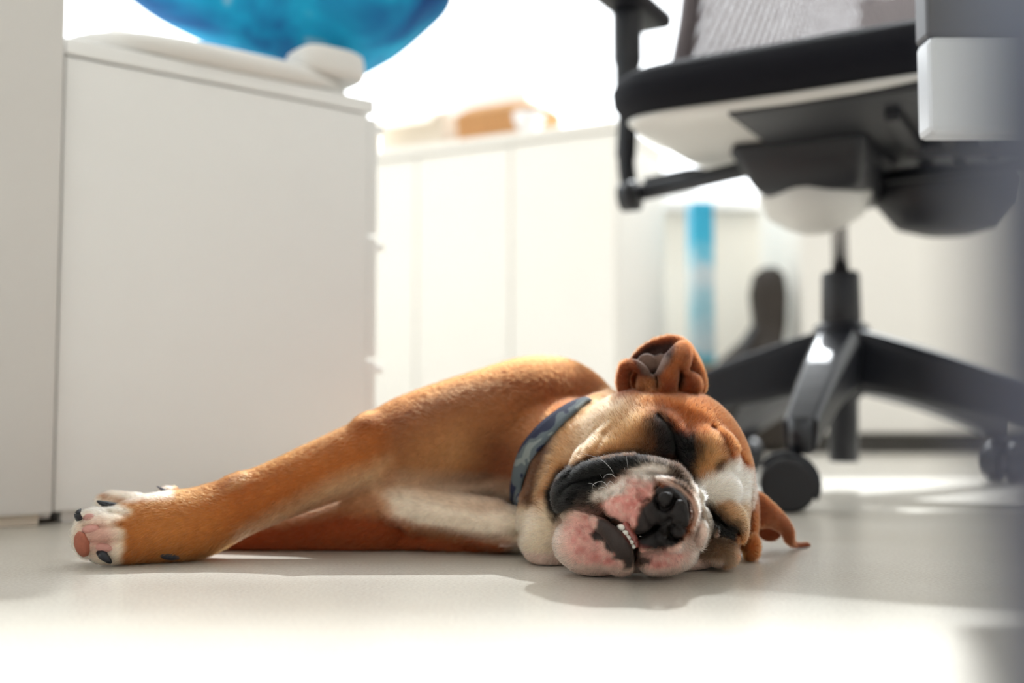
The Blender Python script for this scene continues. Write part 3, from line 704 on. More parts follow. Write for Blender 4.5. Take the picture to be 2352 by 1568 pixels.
# --- surface nets
def surface_nets(Fd):
    S_ = Fd < 0
    c = S_[:-1, :-1, :-1].astype(np.uint8)
    tot = np.zeros_like(c)
    for dx in (0, 1):
        for dy in (0, 1):
            for dz in (0, 1):
                tot += S_[dx:S_.shape[0] - 1 + dx, dy:S_.shape[1] - 1 + dy, dz:S_.shape[2] - 1 + dz]
    act = np.argwhere((tot > 0) & (tot < 8)).astype(np.int64)
    I, J, K = act.T
    acc = np.zeros((len(I), 3)); cnt = np.zeros(len(I))
    G = (gx, gy, gz)
    for ax in range(3):
        for a in (0, 1):
            for b_ in (0, 1):
                o = [0, 0, 0]; oth = [t for t in range(3) if t != ax]; o[oth[0]] = a; o[oth[1]] = b_
                i0 = (I + o[0], J + o[1], K + o[2]); o2 = list(o); o2[ax] = 1; i1 = (I + o2[0], J + o2[1], K + o2[2])
                f0 = Fd[i0]; f1 = Fd[i1]; m = (f0 < 0) != (f1 < 0)
                t = np.where(m, f0 / (f0 - f1 + 1e-12), 0)
                p = np.stack([G[q][i0[q]] for q in range(3)], 1).astype(float)
                p[:, ax] += t * (G[ax][i1[ax]] - G[ax][i0[ax]])
                acc += p * m[:, None]; cnt += m
    V = acc / cnt[:, None]
    idx = np.full(tot.shape, -1, np.int32); idx[I, J, K] = np.arange(len(I))
    Q = []
    for ax in range(3):
        oth = [(ax + 1) % 3, (ax + 2) % 3]
        s0 = [slice(1, -1)] * 3; s1 = [slice(1, -1)] * 3
        s0[ax] = slice(0, -1); s1[ax] = slice(1, None)
        a0 = S_[tuple(s0)]; a1 = S_[tuple(s1)]
        e_ = np.argwhere(a0 != a1); off = np.array([1, 1, 1]); off[ax] = 0; e_ = e_ + off
        inside = S_[e_[:, 0], e_[:, 1], e_[:, 2]]
        def at_(d1, d2):
            q = e_.copy(); q[:, oth[0]] -= d1; q[:, oth[1]] -= d2; return idx[q[:, 0], q[:, 1], q[:, 2]]
        quad = np.stack([at_(1, 1), at_(0, 1), at_(0, 0), at_(1, 0)], 1)
        quad[~inside] = quad[~inside][:, ::-1]
        Q.append(quad)
    return V, np.concatenate(Q)
Vd, Qd = surface_nets(FD)
# keep the one connected skin: drop stray bits by label propagation
par = np.arange(len(Vd))
for _ in range(60):
    m_ = par[Qd].min(1); old = par.copy()
    for c_ in range(4): np.minimum.at(par, Qd[:, c_], m_)
    par = par[par]
    if (old == par).all(): break
keepq = None
# relax a little (Laplacian, two gentle passes) to take out the grid
def relax(V, Q, it, lam):
    for _ in range(it):
        s_ = np.zeros_like(V); n_ = np.zeros(len(V))
        for a in range(4):
            for b_ in (1, 3):
                j = Q[:, (a + b_) % 4]
                for ax in range(3): s_[:, ax] += np.bincount(Q[:, a], V[j, ax], len(V))
                n_ += np.bincount(Q[:, a], minlength=len(V))
        V = V + lam * (s_ / np.maximum(n_, 1)[:, None] - V)
    return V
Vd = relax(Vd, Qd, 2, 0.5)
def vnormals(V, Q):
    n = np.cross(V[Q[:, 2]] - V[Q[:, 0]], V[Q[:, 3]] - V[Q[:, 1]])
    N = np.zeros_like(V)
    for a in range(4):
        for ax in range(3): N[:, ax] += np.bincount(Q[:, a], n[:, ax], len(V))
    return N / (np.linalg.norm(N, axis=1, keepdims=True) + 1e-12), np.linalg.norm(n, axis=1) / 2
Nd, Ad = vnormals(Vd, Qd)

# ---------------------------------------------------------------- coat colours and some painted shade, laid over the skin in patches
def lin(r, g, b_):
    return np.array([((c / 255) / 12.92 if c / 255 <= 0.04045 else (((c / 255) + 0.055) / 1.055) ** 2.4) for c in (r, g, b_)])
VX, VY, VZ = Vd.T
UX, UY = pix(VX, VY, VZ)
nj = vnoise(VX, VY, VZ, 260, 1); nk = vnoise(VX, VY, VZ, 900, 2); nl = vnoise(VX, VY, VZ, 60, 3)
C = np.tile(lin(178, 100, 48), (len(Vd), 1))
LEN = np.full(len(Vd), 3.4)     # hair length in mm
SKIN = np.zeros(len(Vd))        # 1 = bare leathery skin
def inpoly(PX, PY, pts):
    ins = np.zeros(PX.shape, bool); n = len(pts); j = n - 1
    for i in range(n):
        xi, yi = pts[i]; xj, yj = pts[j]
        cnd = ((yi > PY) != (yj > PY)) & (PX < (xj - xi) * (PY - yi) / (yj - yi + 1e-9) + xi)
        ins ^= cnd; j = i
    return ins
def mask_poly(pts, soft, jit=3.0, ymax=0.90, ymin=0.0):
    PX = UX + nj * jit; PY = UY + np.roll(nj, 7) * jit
    d = np.sqrt(polyd(PX, PY, list(pts) + [pts[0]])); d = np.where(inpoly(PX, PY, pts), d, -d)
    m = np.clip(d / soft * 0.5 + 0.5, 0, 1)
    return m * (VY < ymax) * (VY > ymin)
def mask_ell(cx, cy, rx, ry, soft, rot=0, ymax=0.90, jit=4.0):
    a = math.radians(rot); PX = UX - cx + nj * jit; PY = UY - cy
    u_ = PX * math.cos(a) - PY * math.sin(a); v_ = PX * math.sin(a) + PY * math.cos(a)
    q = np.sqrt((u_ / rx) ** 2 + (v_ / ry) ** 2); d = (1 - q) * min(rx, ry)
    return np.clip(d / soft * 0.5 + 0.5, 0, 1) * (VY < ymax)
def paint(m, col, a=1.0, hair=None, skin=None):
    global C, LEN, SKIN
    m = (m * a)[:, None]; C = C * (1 - m) + np.array(col) * m
    if hair is not None: LEN = LEN * (1 - m[:, 0]) + hair * m[:, 0]
    if skin is not None: SKIN = SKIN * (1 - m[:, 0]) + skin * m[:, 0]
rust = lin(146, 70, 31); deep = lin(104, 46, 21); orange = lin(180, 101, 46); tan = lin(204, 154, 106); cream = lin(242, 224, 202)
white = lin(232, 224, 212); black = lin(13, 11, 13); brown = lin(66, 46, 32); pink = lin(238, 180, 172); hot = lin(206, 100, 102); palep = lin(232, 204, 192); greyb = lin(70, 62, 62)
C[:] = rust
B_ = 2.0
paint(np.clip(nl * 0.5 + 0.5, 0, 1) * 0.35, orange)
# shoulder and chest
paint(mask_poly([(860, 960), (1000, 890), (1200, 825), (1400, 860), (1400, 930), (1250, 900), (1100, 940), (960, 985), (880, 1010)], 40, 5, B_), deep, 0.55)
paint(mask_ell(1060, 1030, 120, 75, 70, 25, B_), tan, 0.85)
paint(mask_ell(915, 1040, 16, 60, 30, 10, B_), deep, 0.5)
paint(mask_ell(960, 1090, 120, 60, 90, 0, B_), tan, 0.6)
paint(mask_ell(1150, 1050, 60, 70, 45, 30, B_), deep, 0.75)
paint(mask_ell(1085, 1105, 62, 20, 22, 5, B_), deep, 0.9)  # armpit shade painted into the coat
paint(mask_ell(1080, 1145, 150, 30, 40, -6, B_), cream, 0.9)
paint(mask_poly([(868, 1128), (940, 1128), (1010, 1150), (1100, 1172), (1200, 1172), (1200, 1236), (1130, 1238), (1040, 1222), (960, 1215), (900, 1190)], 16, 4, B_), cream)
paint(mask_poly([(930, 1205), (1000, 1222), (1060, 1236), (1000, 1252), (930, 1240)], 14, 4, B_), tan, 0.8)
# upper leg
paint(mask_poly([(880, 990), (700, 1030), (560, 1110), (440, 1160), (420, 1290), (500, 1260), (700, 1150), (880, 1090)], 40, 5, B_), lin(196, 118, 56), 0.8)
paint(mask_poly([(890, 1060), (760, 1110), (660, 1165), (560, 1225), (640, 1200), (760, 1150), (860, 1120)], 30, 5, B_), lin(226, 192, 152), 0.85)
paint(mask_ell(370, 1215, 120, 90, 60, 0, B_), lin(212, 142, 76), 0.8)
paint(mask_ell(545, 1110, 22, 8, 10, 25, B_), tan, 0.7)
# paw tip, toes
mt = mask_poly([(140, 1120), (262, 1150), (300, 1172), (262, 1200), (285, 1220), (286, 1260), (270, 1320), (140, 1320)], 8, 5, B_)
paint(mt, cream); paint(mask_poly([(195, 1150), (262, 1158), (300, 1176), (220, 1182), (190, 1175)], 8, 4, B_), white)
paint(mask_poly([(225, 1120), (400, 1120), (400, 1142), (300, 1150), (250, 1140)], 8, 4, B_), cream)
paint(mask_ell(225, 1232, 38, 36, 18, 0, B_), lin(226, 178, 166), 0.9, 1.2)
# lower leg
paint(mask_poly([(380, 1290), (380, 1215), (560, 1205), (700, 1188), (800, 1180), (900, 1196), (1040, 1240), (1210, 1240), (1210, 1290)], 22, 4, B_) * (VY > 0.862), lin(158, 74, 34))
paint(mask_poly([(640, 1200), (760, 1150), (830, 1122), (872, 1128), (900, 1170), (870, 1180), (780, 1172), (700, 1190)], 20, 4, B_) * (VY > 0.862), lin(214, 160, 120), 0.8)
# neck
HB = 0.97
paint(mask_poly([(1200, 1170), (1215, 1050), (1260, 975), (1345, 925), (1420, 890), (1420, 1000), (1300, 1060), (1275, 1200)], 20, 5, HB), lin(200, 132, 74), 0.85)
paint(mask_poly([(1188, 1160), (1206, 1060), (1250, 985), (1296, 965), (1272, 1050), (1250, 1120), (1220, 1180)], 14, 6, HB), lin(66, 40, 26), 0.95)  # dark shading beside the collar painted into the coat
paint(mask_poly([(1236, 1230), (1244, 1100), (1275, 1030), (1330, 965), (1400, 920), (1410, 960), (1330, 1040), (1290, 1100), (1262, 1250)], 16, 6, HB), tan, 0.9)
paint(mask_poly([(1180, 1165), (1230, 1172), (1258, 1150), (1290, 1100), (1290, 1330), (1180, 1330)], 18, 7, HB), lin(238, 218, 190))
# head base
HY_ = 0.90
paint(mask_poly([(1330, 1070), (1345, 1000), (1400, 930), (1470, 915), (1500, 960), (1490, 1040), (1400, 1062)], 40, 8, HY_), lin(204, 154, 106), 0.9)
paint(mask_poly([(1390, 925), (1420, 895), (1460, 930), (1400, 975), (1340, 1040), (1310, 1070), (1300, 1050), (1340, 970)], 18, 5, HY_), lin(224, 190, 156), 0.7)
paint(mask_poly([(1440, 900), (1600, 900), (1680, 1000), (1715, 1090), (1640, 1060), (1600, 990), (1560, 950), (1470, 930)], 30, 8, HY_), lin(168, 88, 42), 0.8)
paint(mask_poly([(1590, 1050), (1600, 1010), (1640, 1005), (1668, 1030), (1672, 1060), (1640, 1090), (1590, 1100), (1570, 1090)], 20, 6, HY_), lin(212, 160, 108), 0.95)
paint(mask_poly([(1652, 1002), (1664, 1000), (1680, 1040), (1686, 1070), (1660, 1086), (1648, 1066), (1672, 1050)], 8, 4, HY_), lin(104, 48, 22), 0.8)  # forehead wrinkle: shade of the groove painted in
paint(mask_ell(1652, 1072, 9, 12, 8, 0, HY_), black, 0.7)  # small wrinkle below it, its shade painted in too
# dark eye mask
paint(mask_poly([(1482, 966), (1490, 944), (1520, 938), (1542, 952), (1558, 982), (1596, 992), (1620, 1016), (1618, 1046), (1600, 1070), (1596, 1098), (1575, 1090), (1545, 1062), (1500, 1052), (1470, 1050), (1496, 1034), (1486, 1000)], 18, 8, HY_), black, 1.0)
paint(mask_poly([(1470, 1000), (1498, 970), (1510, 1050), (1450, 1056), (1400, 1050), (1440, 1040)], 24, 8, HY_), brown, 0.75)
# rope fold and black flew
paint(mask_poly([(1250, 1130), (1284, 1078), (1335, 1054), (1400, 1044), (1470, 1042), (1540, 1052), (1580, 1080), (1604, 1115), (1592, 1140), (1560, 1118), (1540, 1098), (1500, 1082), (1460, 1080), (1430, 1090), (1400, 1110), (1378, 1135), (1372, 1160), (1390, 1180), (1420, 1202), (1400, 1204), (1350, 1182), (1310, 1172), (1272, 1200), (1262, 1180)], 8, 5, HY_), black)
paint(mask_poly([(1480, 1062), (1540, 1064), (1580, 1092), (1596, 1118), (1588, 1135), (1560, 1112), (1520, 1086)], 10, 5, HY_), lin(84, 68, 56), 0.7)
paint(mask_poly([(1340, 1140), (1380, 1130), (1400, 1160), (1370, 1176), (1320, 1165)], 14, 8, HY_), lin(66, 56, 50), 0.7)
# pink and white pad
paint(mask_poly([(1452, 1082), (1475, 1068), (1510, 1066), (1540, 1078), (1552, 1096), (1530, 1104), (1505, 1100), (1500, 1125), (1488, 1150), (1460, 1150), (1440, 1140), (1420, 1150), (1400, 1152), (1360, 1146), (1368, 1128), (1410, 1110), (1430, 1096)], 9, 6, HY_), lin(232, 222, 214), 1, 2.0)
paint(mask_poly([(1526, 1080), (1558, 1082), (1588, 1108), (1582, 1124), (1556, 1112), (1528, 1100)], 9, 7, HY_), lin(52, 42, 36), 0.8)
paint(mask_poly([(1380, 1162), (1400, 1142), (1430, 1136), (1440, 1118), (1470, 1120), (1500, 1108), (1500, 1130), (1490, 1146), (1472, 1164), (1466, 1190), (1458, 1212), (1440, 1206), (1415, 1194), (1392, 1178)], 6, 3, HY_), pink, 1, 1.0, 0.72)
paint(mask_poly([(1440, 1104), (1460, 1092), (1490, 1098), (1500, 1110), (1470, 1122), (1446, 1118)], 10, 4, HY_), pink, 0.6, 1.5)
paint(mask_ell(1446, 1158, 20, 14, 14, 0, HY_), hot, 0.5)
paint(mask_ell(1470, 1124, 12, 5, 6, -40, HY_), hot, 0.4)
paint(mask_poly([(1450, 1082), (1475, 1069), (1510, 1068), (1532, 1080), (1526, 1098), (1500, 1104), (1468, 1102)], 7, 4, HY_), lin(240, 232, 224), 0.9, 1.6)
# nose and lips
nose = mask_poly([(1506, 1112), (1520, 1116), (1545, 1112), (1572, 1128), (1586, 1150), (1589, 1185), (1578, 1224), (1562, 1244), (1545, 1262), (1520, 1272), (1496, 1266), (1482, 1272), (1464, 1262), (1459, 1240), (1452, 1222), (1462, 1205), (1468, 1184), (1474, 1165), (1492, 1150), (1502, 1132)], 5, 3, HY_)
paint(nose, lin(26, 22, 24), 1, 0.5, 1)
paint(mask_ell(1484, 1190, 22, 32, 10, 0, HY_), lin(54, 47, 48), 0.6, 0.5, 1)
paint(mask_poly([(1500, 1096), (1530, 1100), (1568, 1122), (1594, 1152), (1602, 1180), (1588, 1214), (1596, 1180), (1584, 1148), (1560, 1122), (1520, 1108)], 5, 2, HY_), palep, 0.9, 1.2)
paint(mask_poly([(1592, 1105), (1606, 1140), (1640, 1180), (1646, 1225), (1620, 1256), (1600, 1262), (1596, 1215), (1606, 1180), (1596, 1140)], 6, 4, HY_), white, 0.9, 1.5)
paint(mask_poly([(1604, 1196), (1618, 1205), (1628, 1225), (1618, 1262), (1600, 1272), (1592, 1240)], 6, 3, HY_), palep, 0.95, 1.5)
paint(mask_poly([(1612, 1160), (1634, 1175), (1648, 1215), (1636, 1240), (1634, 1205), (1618, 1180)], 6, 6, HY_), lin(90, 80, 74), 0.55)
# white blaze
paint(mask_poly([(1588, 1108), (1622, 1098), (1655, 1082), (1676, 1062), (1692, 1056), (1712, 1076), (1730, 1085), (1734, 1130), (1726, 1165), (1700, 1158), (1668, 1152), (1640, 1158), (1604, 1156), (1596, 1130)], 9, 6, HY_), white)
paint(mask_poly([(1604, 1150), (1650, 1150), (1640, 1172), (1612, 1172)], 8, 4, HY_), white, 0.9)
# folds of the lower eye
paint(mask_poly([(1632, 1162), (1668, 1150), (1690, 1160), (1720, 1150), (1722, 1220), (1700, 1250), (1676, 1230), (1650, 1200)], 9, 6, HY_), lin(196, 156, 118), 0.95)
paint(mask_poly([(1626, 1158), (1650, 1166), (1676, 1192), (1704, 1202), (1708, 1230), (1694, 1262), (1660, 1246), (1636, 1220)], 12, 7, HY_), black, 1.0, 2.2)
paint(mask_poly([(1600, 1262), (1630, 1240), (1668, 1238), (1696, 1262), (1690, 1300), (1640, 1304), (1600, 1280)], 8, 7, HY_), lin(126, 100, 78), 1, 4.5)
paint(mask_poly([(1694, 1232), (1722, 1222), (1730, 1270), (1700, 1290)], 8, 4, HY_), lin(186, 108, 56), 0.9)
# chin
paint(mask_poly([(1274, 1215), (1290, 1190), (1320, 1170), (1362, 1180), (1392, 1195), (1470, 1300), (1430, 1330), (1330, 1330), (1270, 1270)], 9, 5, HY_), palep)
paint(mask_poly([(1300, 1200), (1330, 1178), (1374, 1182), (1372, 1210), (1382, 1240), (1400, 1262), (1430, 1285), (1440, 1312), (1400, 1322), (1340, 1310), (1296, 1262)], 16, 7, HY_), pink, 0.85, 1.2, 0.55)
for (qx, qy, qr) in ((1330, 1222, 6), (1334, 1262, 8), (1368, 1280, 10), (1395, 1290, 12), (1345, 1236, 5), (1318, 1240, 6)): paint(mask_ell(qx, qy, qr, qr, 8, 0, HY_), hot, 0.5)
paint(mask_poly([(1372, 1186), (1398, 1194), (1424, 1206), (1444, 1232), (1460, 1262), (1462, 1290), (1440, 1322), (1424, 1318), (1434, 1300), (1430, 1288), (1404, 1284), (1412, 1272), (1392, 1262), (1386, 1244), (1362, 1240), (1356, 1228), (1372, 1208)], 4, 3, HY_), lin(62, 54, 54), 1, 0.6, 1)
# lower flew
paint(mask_poly([(1462, 1266), (1492, 1262), (1530, 1268), (1550, 1256), (1590, 1222), (1612, 1250), (1606, 1290), (1560, 1330), (1464, 1330)], 7, 5, HY_), palep)
paint(mask_poly([(1466, 1256), (1490, 1268), (1520, 1262), (1546, 1262), (1580, 1270), (1560, 1300), (1520, 1316), (1480, 1310), (1490, 1292), (1466, 1286)], 8, 4, HY_), pink, 0.75, 1.2, 0.5)
paint(mask_ell(1512, 1300, 16, 12, 10, 0, HY_), hot, 0.6)
paint(mask_poly([(1464, 1278), (1496, 1280), (1492, 1294), (1466, 1300)], 4, 3, HY_), greyb, 0.9)
paint(mask_poly([(1460, 1230), (1470, 1250), (1496, 1256), (1470, 1262), (1460, 1258)], 4, 2, HY_), lin(120, 50, 48), 0.6, 0.5, 1)
# blotched skin showing through the thin hair of the muzzle
mz = mask_poly([(1290, 1200), (1330, 1175), (1400, 1190), (1450, 1290), (1420, 1325), (1320, 1320)], 10, 4, HY_) + mask_poly([(1380, 1162), (1440, 1100), (1500, 1100), (1490, 1150), (1458, 1212), (1400, 1180)], 10, 4, HY_) + mask_poly([(1466, 1262), (1590, 1230), (1600, 1300), (1480, 1325)], 10, 4, HY_)
mz = np.clip(mz, 0, 1) * (1 - SKIN * (SKIN > 0.9)); n5 = vnoise(VX, VY, VZ, 420, 31); n6 = vnoise(VX, VY, VZ, 1100, 32)
isd = C.mean(1) < 0.12
mz = mz * ~isd
paint(mz * np.clip(n5 * 1.6 - 0.25, 0, 1), hot, 0.32); paint(mz * np.clip(-n5 * 1.6 - 0.35, 0, 1), palep, 0.6)
paint(mz * np.clip(n6 * 4 - 2.9, 0, 1), lin(150, 84, 84), 0.6)
# gum
paint(mask_poly([(1424, 1202), (1440, 1208), (1456, 1226), (1460, 1256), (1448, 1250), (1432, 1228)], 4, 1, HY_), lin(150, 62, 56), 0.9, 0.2, 1)
# ears; the upper one darkened as backlit, its hollow's shade painted in
paint(mask_poly([(1410, 920), (1415, 850), (1450, 815), (1490, 785), (1545, 768), (1590, 810), (1612, 850), (1622, 905), (1560, 898), (1480, 900)], 10, 3, HY_), lin(122, 58, 30), 0.9, 2.2)
paint(mask_poly([(1446, 826), (1488, 792), (1545, 784), (1556, 800), (1546, 830), (1530, 850), (1500, 870), (1470, 860), (1462, 830)], 6, 3, HY_), lin(44, 24, 20), 0.95, 0.8)
paint(mask_poly([(1462, 828), (1474, 811), (1492, 810), (1505, 816), (1520, 811), (1537, 826), (1524, 852), (1500, 862), (1476, 852)], 7, 3, HY_) * (VY < 0.846), lin(128, 104, 96), 0.95, 0.3, 0.6)
paint(mask_ell(1490, 885, 22, 14, 10, 0, HY_), lin(160, 106, 66), 0.8)
paint(mask_poly([(1555, 790), (1572, 800), (1566, 840), (1540, 870), (1520, 880), (1528, 850), (1548, 820)], 10, 3, HY_), lin(160, 88, 44), 0.8, 2)
paint(mask_poly([(1730, 1130), (1800, 1180), (1880, 1240), (1880, 1270), (1730, 1270)], 10, 3, 1.0) * (VY > 0.85), lin(134, 66, 36), 0.95, 2.0)
# white dewlap on the floor
paint(np.clip((0.0125 - VZ) / 0.004, 0, 1) * (VX > -0.01) * (VX < 0.153) * (VY < 0.86), palep, 0.9, 1.5)
# soft mottling of the coat
C *= (1 + 0.10 * nj + 0.08 * nk)[:, None]
C = np.clip(C * np.array((0.78, 0.70, 0.62)) ** (1 - np.clip(C.mean(1, keepdims=True) - 0.25, 0, 0.5) * 1.6), 0.004, 0.95)

# ---------------------------------------------------------------- objects
dog = empty('bulldog', (0.06, 0.85, 0), 'brown and white bulldog puppy asleep on its side on the floor', 'dog')
def child_of_dog(o): o.parent = dog; o.matrix_parent_inverse = Matrix.Translation((-0.06, -0.85, 0)); return o
me = bpy.data.meshes.new('body')
me.vertices.add(len(Vd)); me.vertices.foreach_set('co', Vd.astype(np.float32).ravel())
me.loops.add(len(Qd) * 4); me.loops.foreach_set('vertex_index', Qd.astype(np.int32).ravel())
me.polygons.add(len(Qd)); me.polygons.foreach_set('loop_start', np.arange(0, len(Qd) * 4, 4, dtype=np.int32))
me.update(calc_edges=True)
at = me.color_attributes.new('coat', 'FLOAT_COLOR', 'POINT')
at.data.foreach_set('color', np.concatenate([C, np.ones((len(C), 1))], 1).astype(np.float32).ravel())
a2 = me.attributes.new('leather', 'FLOAT', 'POINT'); a2.data.foreach_set('value', SKIN.astype(np.float32))
M_coat = bpy.data.materials.new('dog_coat'); nt, b = nodes(M_coat)
an = nt.nodes.new('ShaderNodeAttribute'); an.attribute_name = 'coat'; al = nt.nodes.new('ShaderNodeAttribute'); al.attribute_name = 'leather'
nt.links.new(an.outputs['Color'], b.inputs['Base Color'])
mr = nt.nodes.new('ShaderNodeMapRange'); mr.inputs['To Min'].default_value = 0.85; mr.inputs['To Max'].default_value = 0.58
nt.links.new(al.outputs['Fac'], mr.inputs['Value']); nt.links.new(mr.outputs[0], b.inputs['Roughness'])
tcn = nt.nodes.new('ShaderNodeTexCoord'); vo = nt.nodes.new('ShaderNodeTexVoronoi'); vo.inputs['Scale'].default_value = 900
bp = nt.nodes.new('ShaderNodeBump'); bp.inputs['Strength'].default_value = 0.35; bp.inputs['Distance'].default_value = 0.0005
b.inputs['Specular IOR Level'].default_value = 0.3
nt.links.new(tcn.outputs['Object'], vo.inputs['Vector']); nt.links.new(vo.outputs['Distance'], bp.inputs['Height']); nt.links.new(bp.outputs[0], b.inputs['Normal'])
b.inputs['Subsurface Weight'].default_value = 0.12; b.inputs['Subsurface Radius'].default_value = (0.004, 0.0015, 0.001); b.inputs['Subsurface Scale'].default_value = 1.0
body = child_of_dog(link_mesh('body', me, M_coat, None, True))

# sight line to skin: where does the surface lie behind photo pixel (px, py)?
def fval(p):
    q = []
    for g_, c_ in zip((gx, gy, gz), p):
        i = int(np.clip(np.searchsorted(g_, c_) - 1, 0, len(g_) - 2)); q.append((i, (c_ - g_[i]) / (g_[i + 1] - g_[i])))
    r = 0
    for dx in (0, 1):
        for dy in (0, 1):
            for dz in (0, 1):
                wgt = (q[0][1] if dx else 1 - q[0][1]) * (q[1][1] if dy else 1 - q[1][1]) * (q[2][1] if dz else 1 - q[2][1])
                r += wgt * FD[q[0][0] + dx, q[1][0] + dy, q[2][0] + dz]
    return r
def skin_at(px, py, y0=0.67, y1=1.0):
    Y = y0
    while Y < y1:
        if fval(P(px, py, Y)) < 0: break
        Y += 0.0006
    return P(px, py, Y)
def nrm_at(p, h=0.0015):
    g_ = np.array([fval(p + d_) - fval(p - d_) for d_ in np.eye(3) * h]); return g_ / (np.linalg.norm(g_) + 1e-9)

M_tooth = mat('tooth_enamel', (0.86, 0.83, 0.76), 0.25)
ylip = skin_at(1404, 1232)[1]
for qx, qy, r_, dy_ in ((1428, 1211, 7.6, 0.0040), (1436.5, 1224, 7.4, 0.0030), (1443, 1234.5, 6.4, 0.0024), (1449.5, 1245, 6.2, 0.0022), (1455, 1255, 5.2, 0.0022)):
    c_ = P(qx, qy, ylip + dy_); s_ = 0.74 / F * r_
    rings = [[tuple(c_ + np.array((math.cos(t) * s_ * q_ + z_ * s_ * 0.15, -z_ * s_ * 0.8, math.sin(t) * s_ * q_ * 0.95))) for t in np.linspace(0, 2 * math.pi, 16, endpoint=False)] for q_, z_ in ((0.9, -2.4), (1, -0.4), (0.94, 0.2), (0.75, 0.6), (0.4, 0.85))]
    child_of_dog(obj('tooth', loft(rings), M_tooth, None, True))
gq = [P(1432, 1202, ylip + 0.008), P(1446, 1220, ylip + 0.0065), P(1456, 1238, ylip + 0.006), P(1462, 1256, ylip + 0.006)]
child_of_dog(obj('gum', tube(catmull(gq, 5), [0.0030] * 16, 12), mat('wet_gum', (0.42, 0.12, 0.10), 0.25, coat=0.4), None, True))
M_claw = mat('black_claw', (0.012, 0.013, 0.02), 0.22)
def claw(pts, rad, m=None):
    q = [P(*t) for t in pts]
    return child_of_dog(obj('claw', tube(catmull(q, 8), np.interp(np.linspace(0, 1, 8 * (len(q) - 1) + 1), [0, .5, .88, 1], [rad[0], rad[1], rad[2] * 1.1, rad[2] * 0.4]), 16), m or M_claw, None, True))
claw([(266, 1164, 0.836), (244, 1159, 0.827), (222, 1150, 0.824)], [0.0036, 0.0030, 0.0013])
claw([(398, 1138, 0.850), (382, 1130, 0.848), (360, 1116, 0.847)], [0.0028, 0.0022, 0.0007], mat('grey_claw', (0.10, 0.10, 0.13), 0.15))
claw([(226, 1258, 0.806), (238, 1276, 0.798), (256, 1293, 0.799)], [0.0036, 0.0036, 0.0018])
claw([(182, 1192, 0.802), (178, 1180, 0.800), (186, 1168, 0.803)], [0.0026, 0.0024, 0.001])
claw([(212, 1282, 0.812), (222, 1288, 0.810), (228, 1290, 0.810)], [0.0025, 0.002, 0.001])
M_pad = mat('pink_paw_pad', (0.62, 0.30, 0.25), 0.55, noise=0.25, scale=120, bump=0.5, bscale=700)
M_pad2 = mat('carpal_pad_dark', (0.035, 0.032, 0.045), 0.6, bump=0.6, bscale=600)
def pad_(px, py, rx, ry, m, lift=-0.0007, rot=0, dep=0.5):
    p = skin_at(px, py); n = nrm_at(p); s_ = p[1] / F; u_ = np.cross(n, (0, 0, 1)); u_ /= np.linalg.norm(u_); v_ = np.cross(u_, n)
    if v_[2] < 0: v_ = -v_
    a = math.radians(rot); u2 = u_ * math.cos(a) + v_ * math.sin(a); v2 = -u_ * math.sin(a) + v_ * math.cos(a)
    rings = [[tuple(p + n * (z_ * ry * s_ * dep + lift) + u2 * math.cos(t) * rx * s_ * q_ + v2 * math.sin(t) * ry * s_ * q_) for t in np.linspace(0, 2 * math.pi, 20, endpoint=False)] for q_, z_ in ((0.8, -0.5), (1, 0), (0.93, 0.4), (0.7, 0.75), (0.3, 0.95))]
    return child_of_dog(obj('paw_pad', loft(rings), m, None, True))
pad_(203, 1187, 15, 11, M_pad, rot=0, dep=0.7); pad_(208, 1213, 20, 13, M_pad, rot=-14, dep=0.7); pad_(238, 1258, 21, 10, M_pad, rot=10, dep=0.7)
pad_(188, 1250, 18, 32, mat('rust_red_pad', (0.42, 0.13, 0.075), 0.6, noise=0.25, scale=150, bump=0.5, bscale=700), dep=0.5)
pad_(391, 1278, 24, 11, M_pad2, rot=14, dep=0.8)

# whiskers
M_whisk = mat('white_whisker', (0.85, 0.85, 0.88), 0.3)
M_whiskd = mat('dark_whisker', (0.03, 0.02, 0.02), 0.4)
def whisker(pts, m, r_=0.00016, out=6):
    base = skin_at(*pts[0]); q = [base]
    for i, (x_, y_) in enumerate(pts[1:]):
        q.append(P(x_, y_, base[1] - 0.001 * out * math.sin(math.pi * (i + 1) / len(pts)) ** 0.7 - 0.001))
    q = catmull(q, 6); k_ = len(q)
    child_of_dog(obj('whisker', tube(q, [r_ * (1 - 0.75 * i / k_) for i in range(k_)], 6), m, None, True))
whisker([(1411, 1089), (1398, 1070), (1375, 1052), (1336, 1041)], M_whisk)
whisker([(1383, 1097), (1377, 1086), (1377, 1075)], M_whisk)
whisker([(1414, 1096), (1405, 1089), (1392, 1090), (1385, 1098)], M_whisk)
whisker([(1397, 1121), (1388, 1108), (1375, 1106), (1362, 1113), (1360, 1124)], M_whisk)
whisker([(1367, 1117), (1361, 1111), (1352, 1109)], M_whisk)
whisker([(1410, 1112), (1402, 1105), (1396, 1112), (1397, 1118)], M_whisk)
whisker([(1394, 1124), (1388, 1119), (1378, 1120), (1373, 1126)], M_whisk)
whisker([(1443, 1079), (1441, 1064), (1438, 1044)], M_whisk, 0.00012)
whisker([(1436, 1080), (1434, 1073)], M_whisk, 0.00012)
whisker([(1400, 1035), (1398, 1015), (1405, 992)], M_whiskd, 0.00010, 3)
whisker([(1358, 1058), (1353, 1042), (1360, 1030)], M_whiskd, 0.00010, 3)
whisker([(1340, 1060), (1338, 1048)], M_whiskd, 0.00010, 3)
whisker([(1300, 1168), (1294, 1162), (1290, 1158)], M_whisk, 0.00012, 3)
whisker([(1617, 884), (1625, 879)], M_whisk, 0.00010, 2)

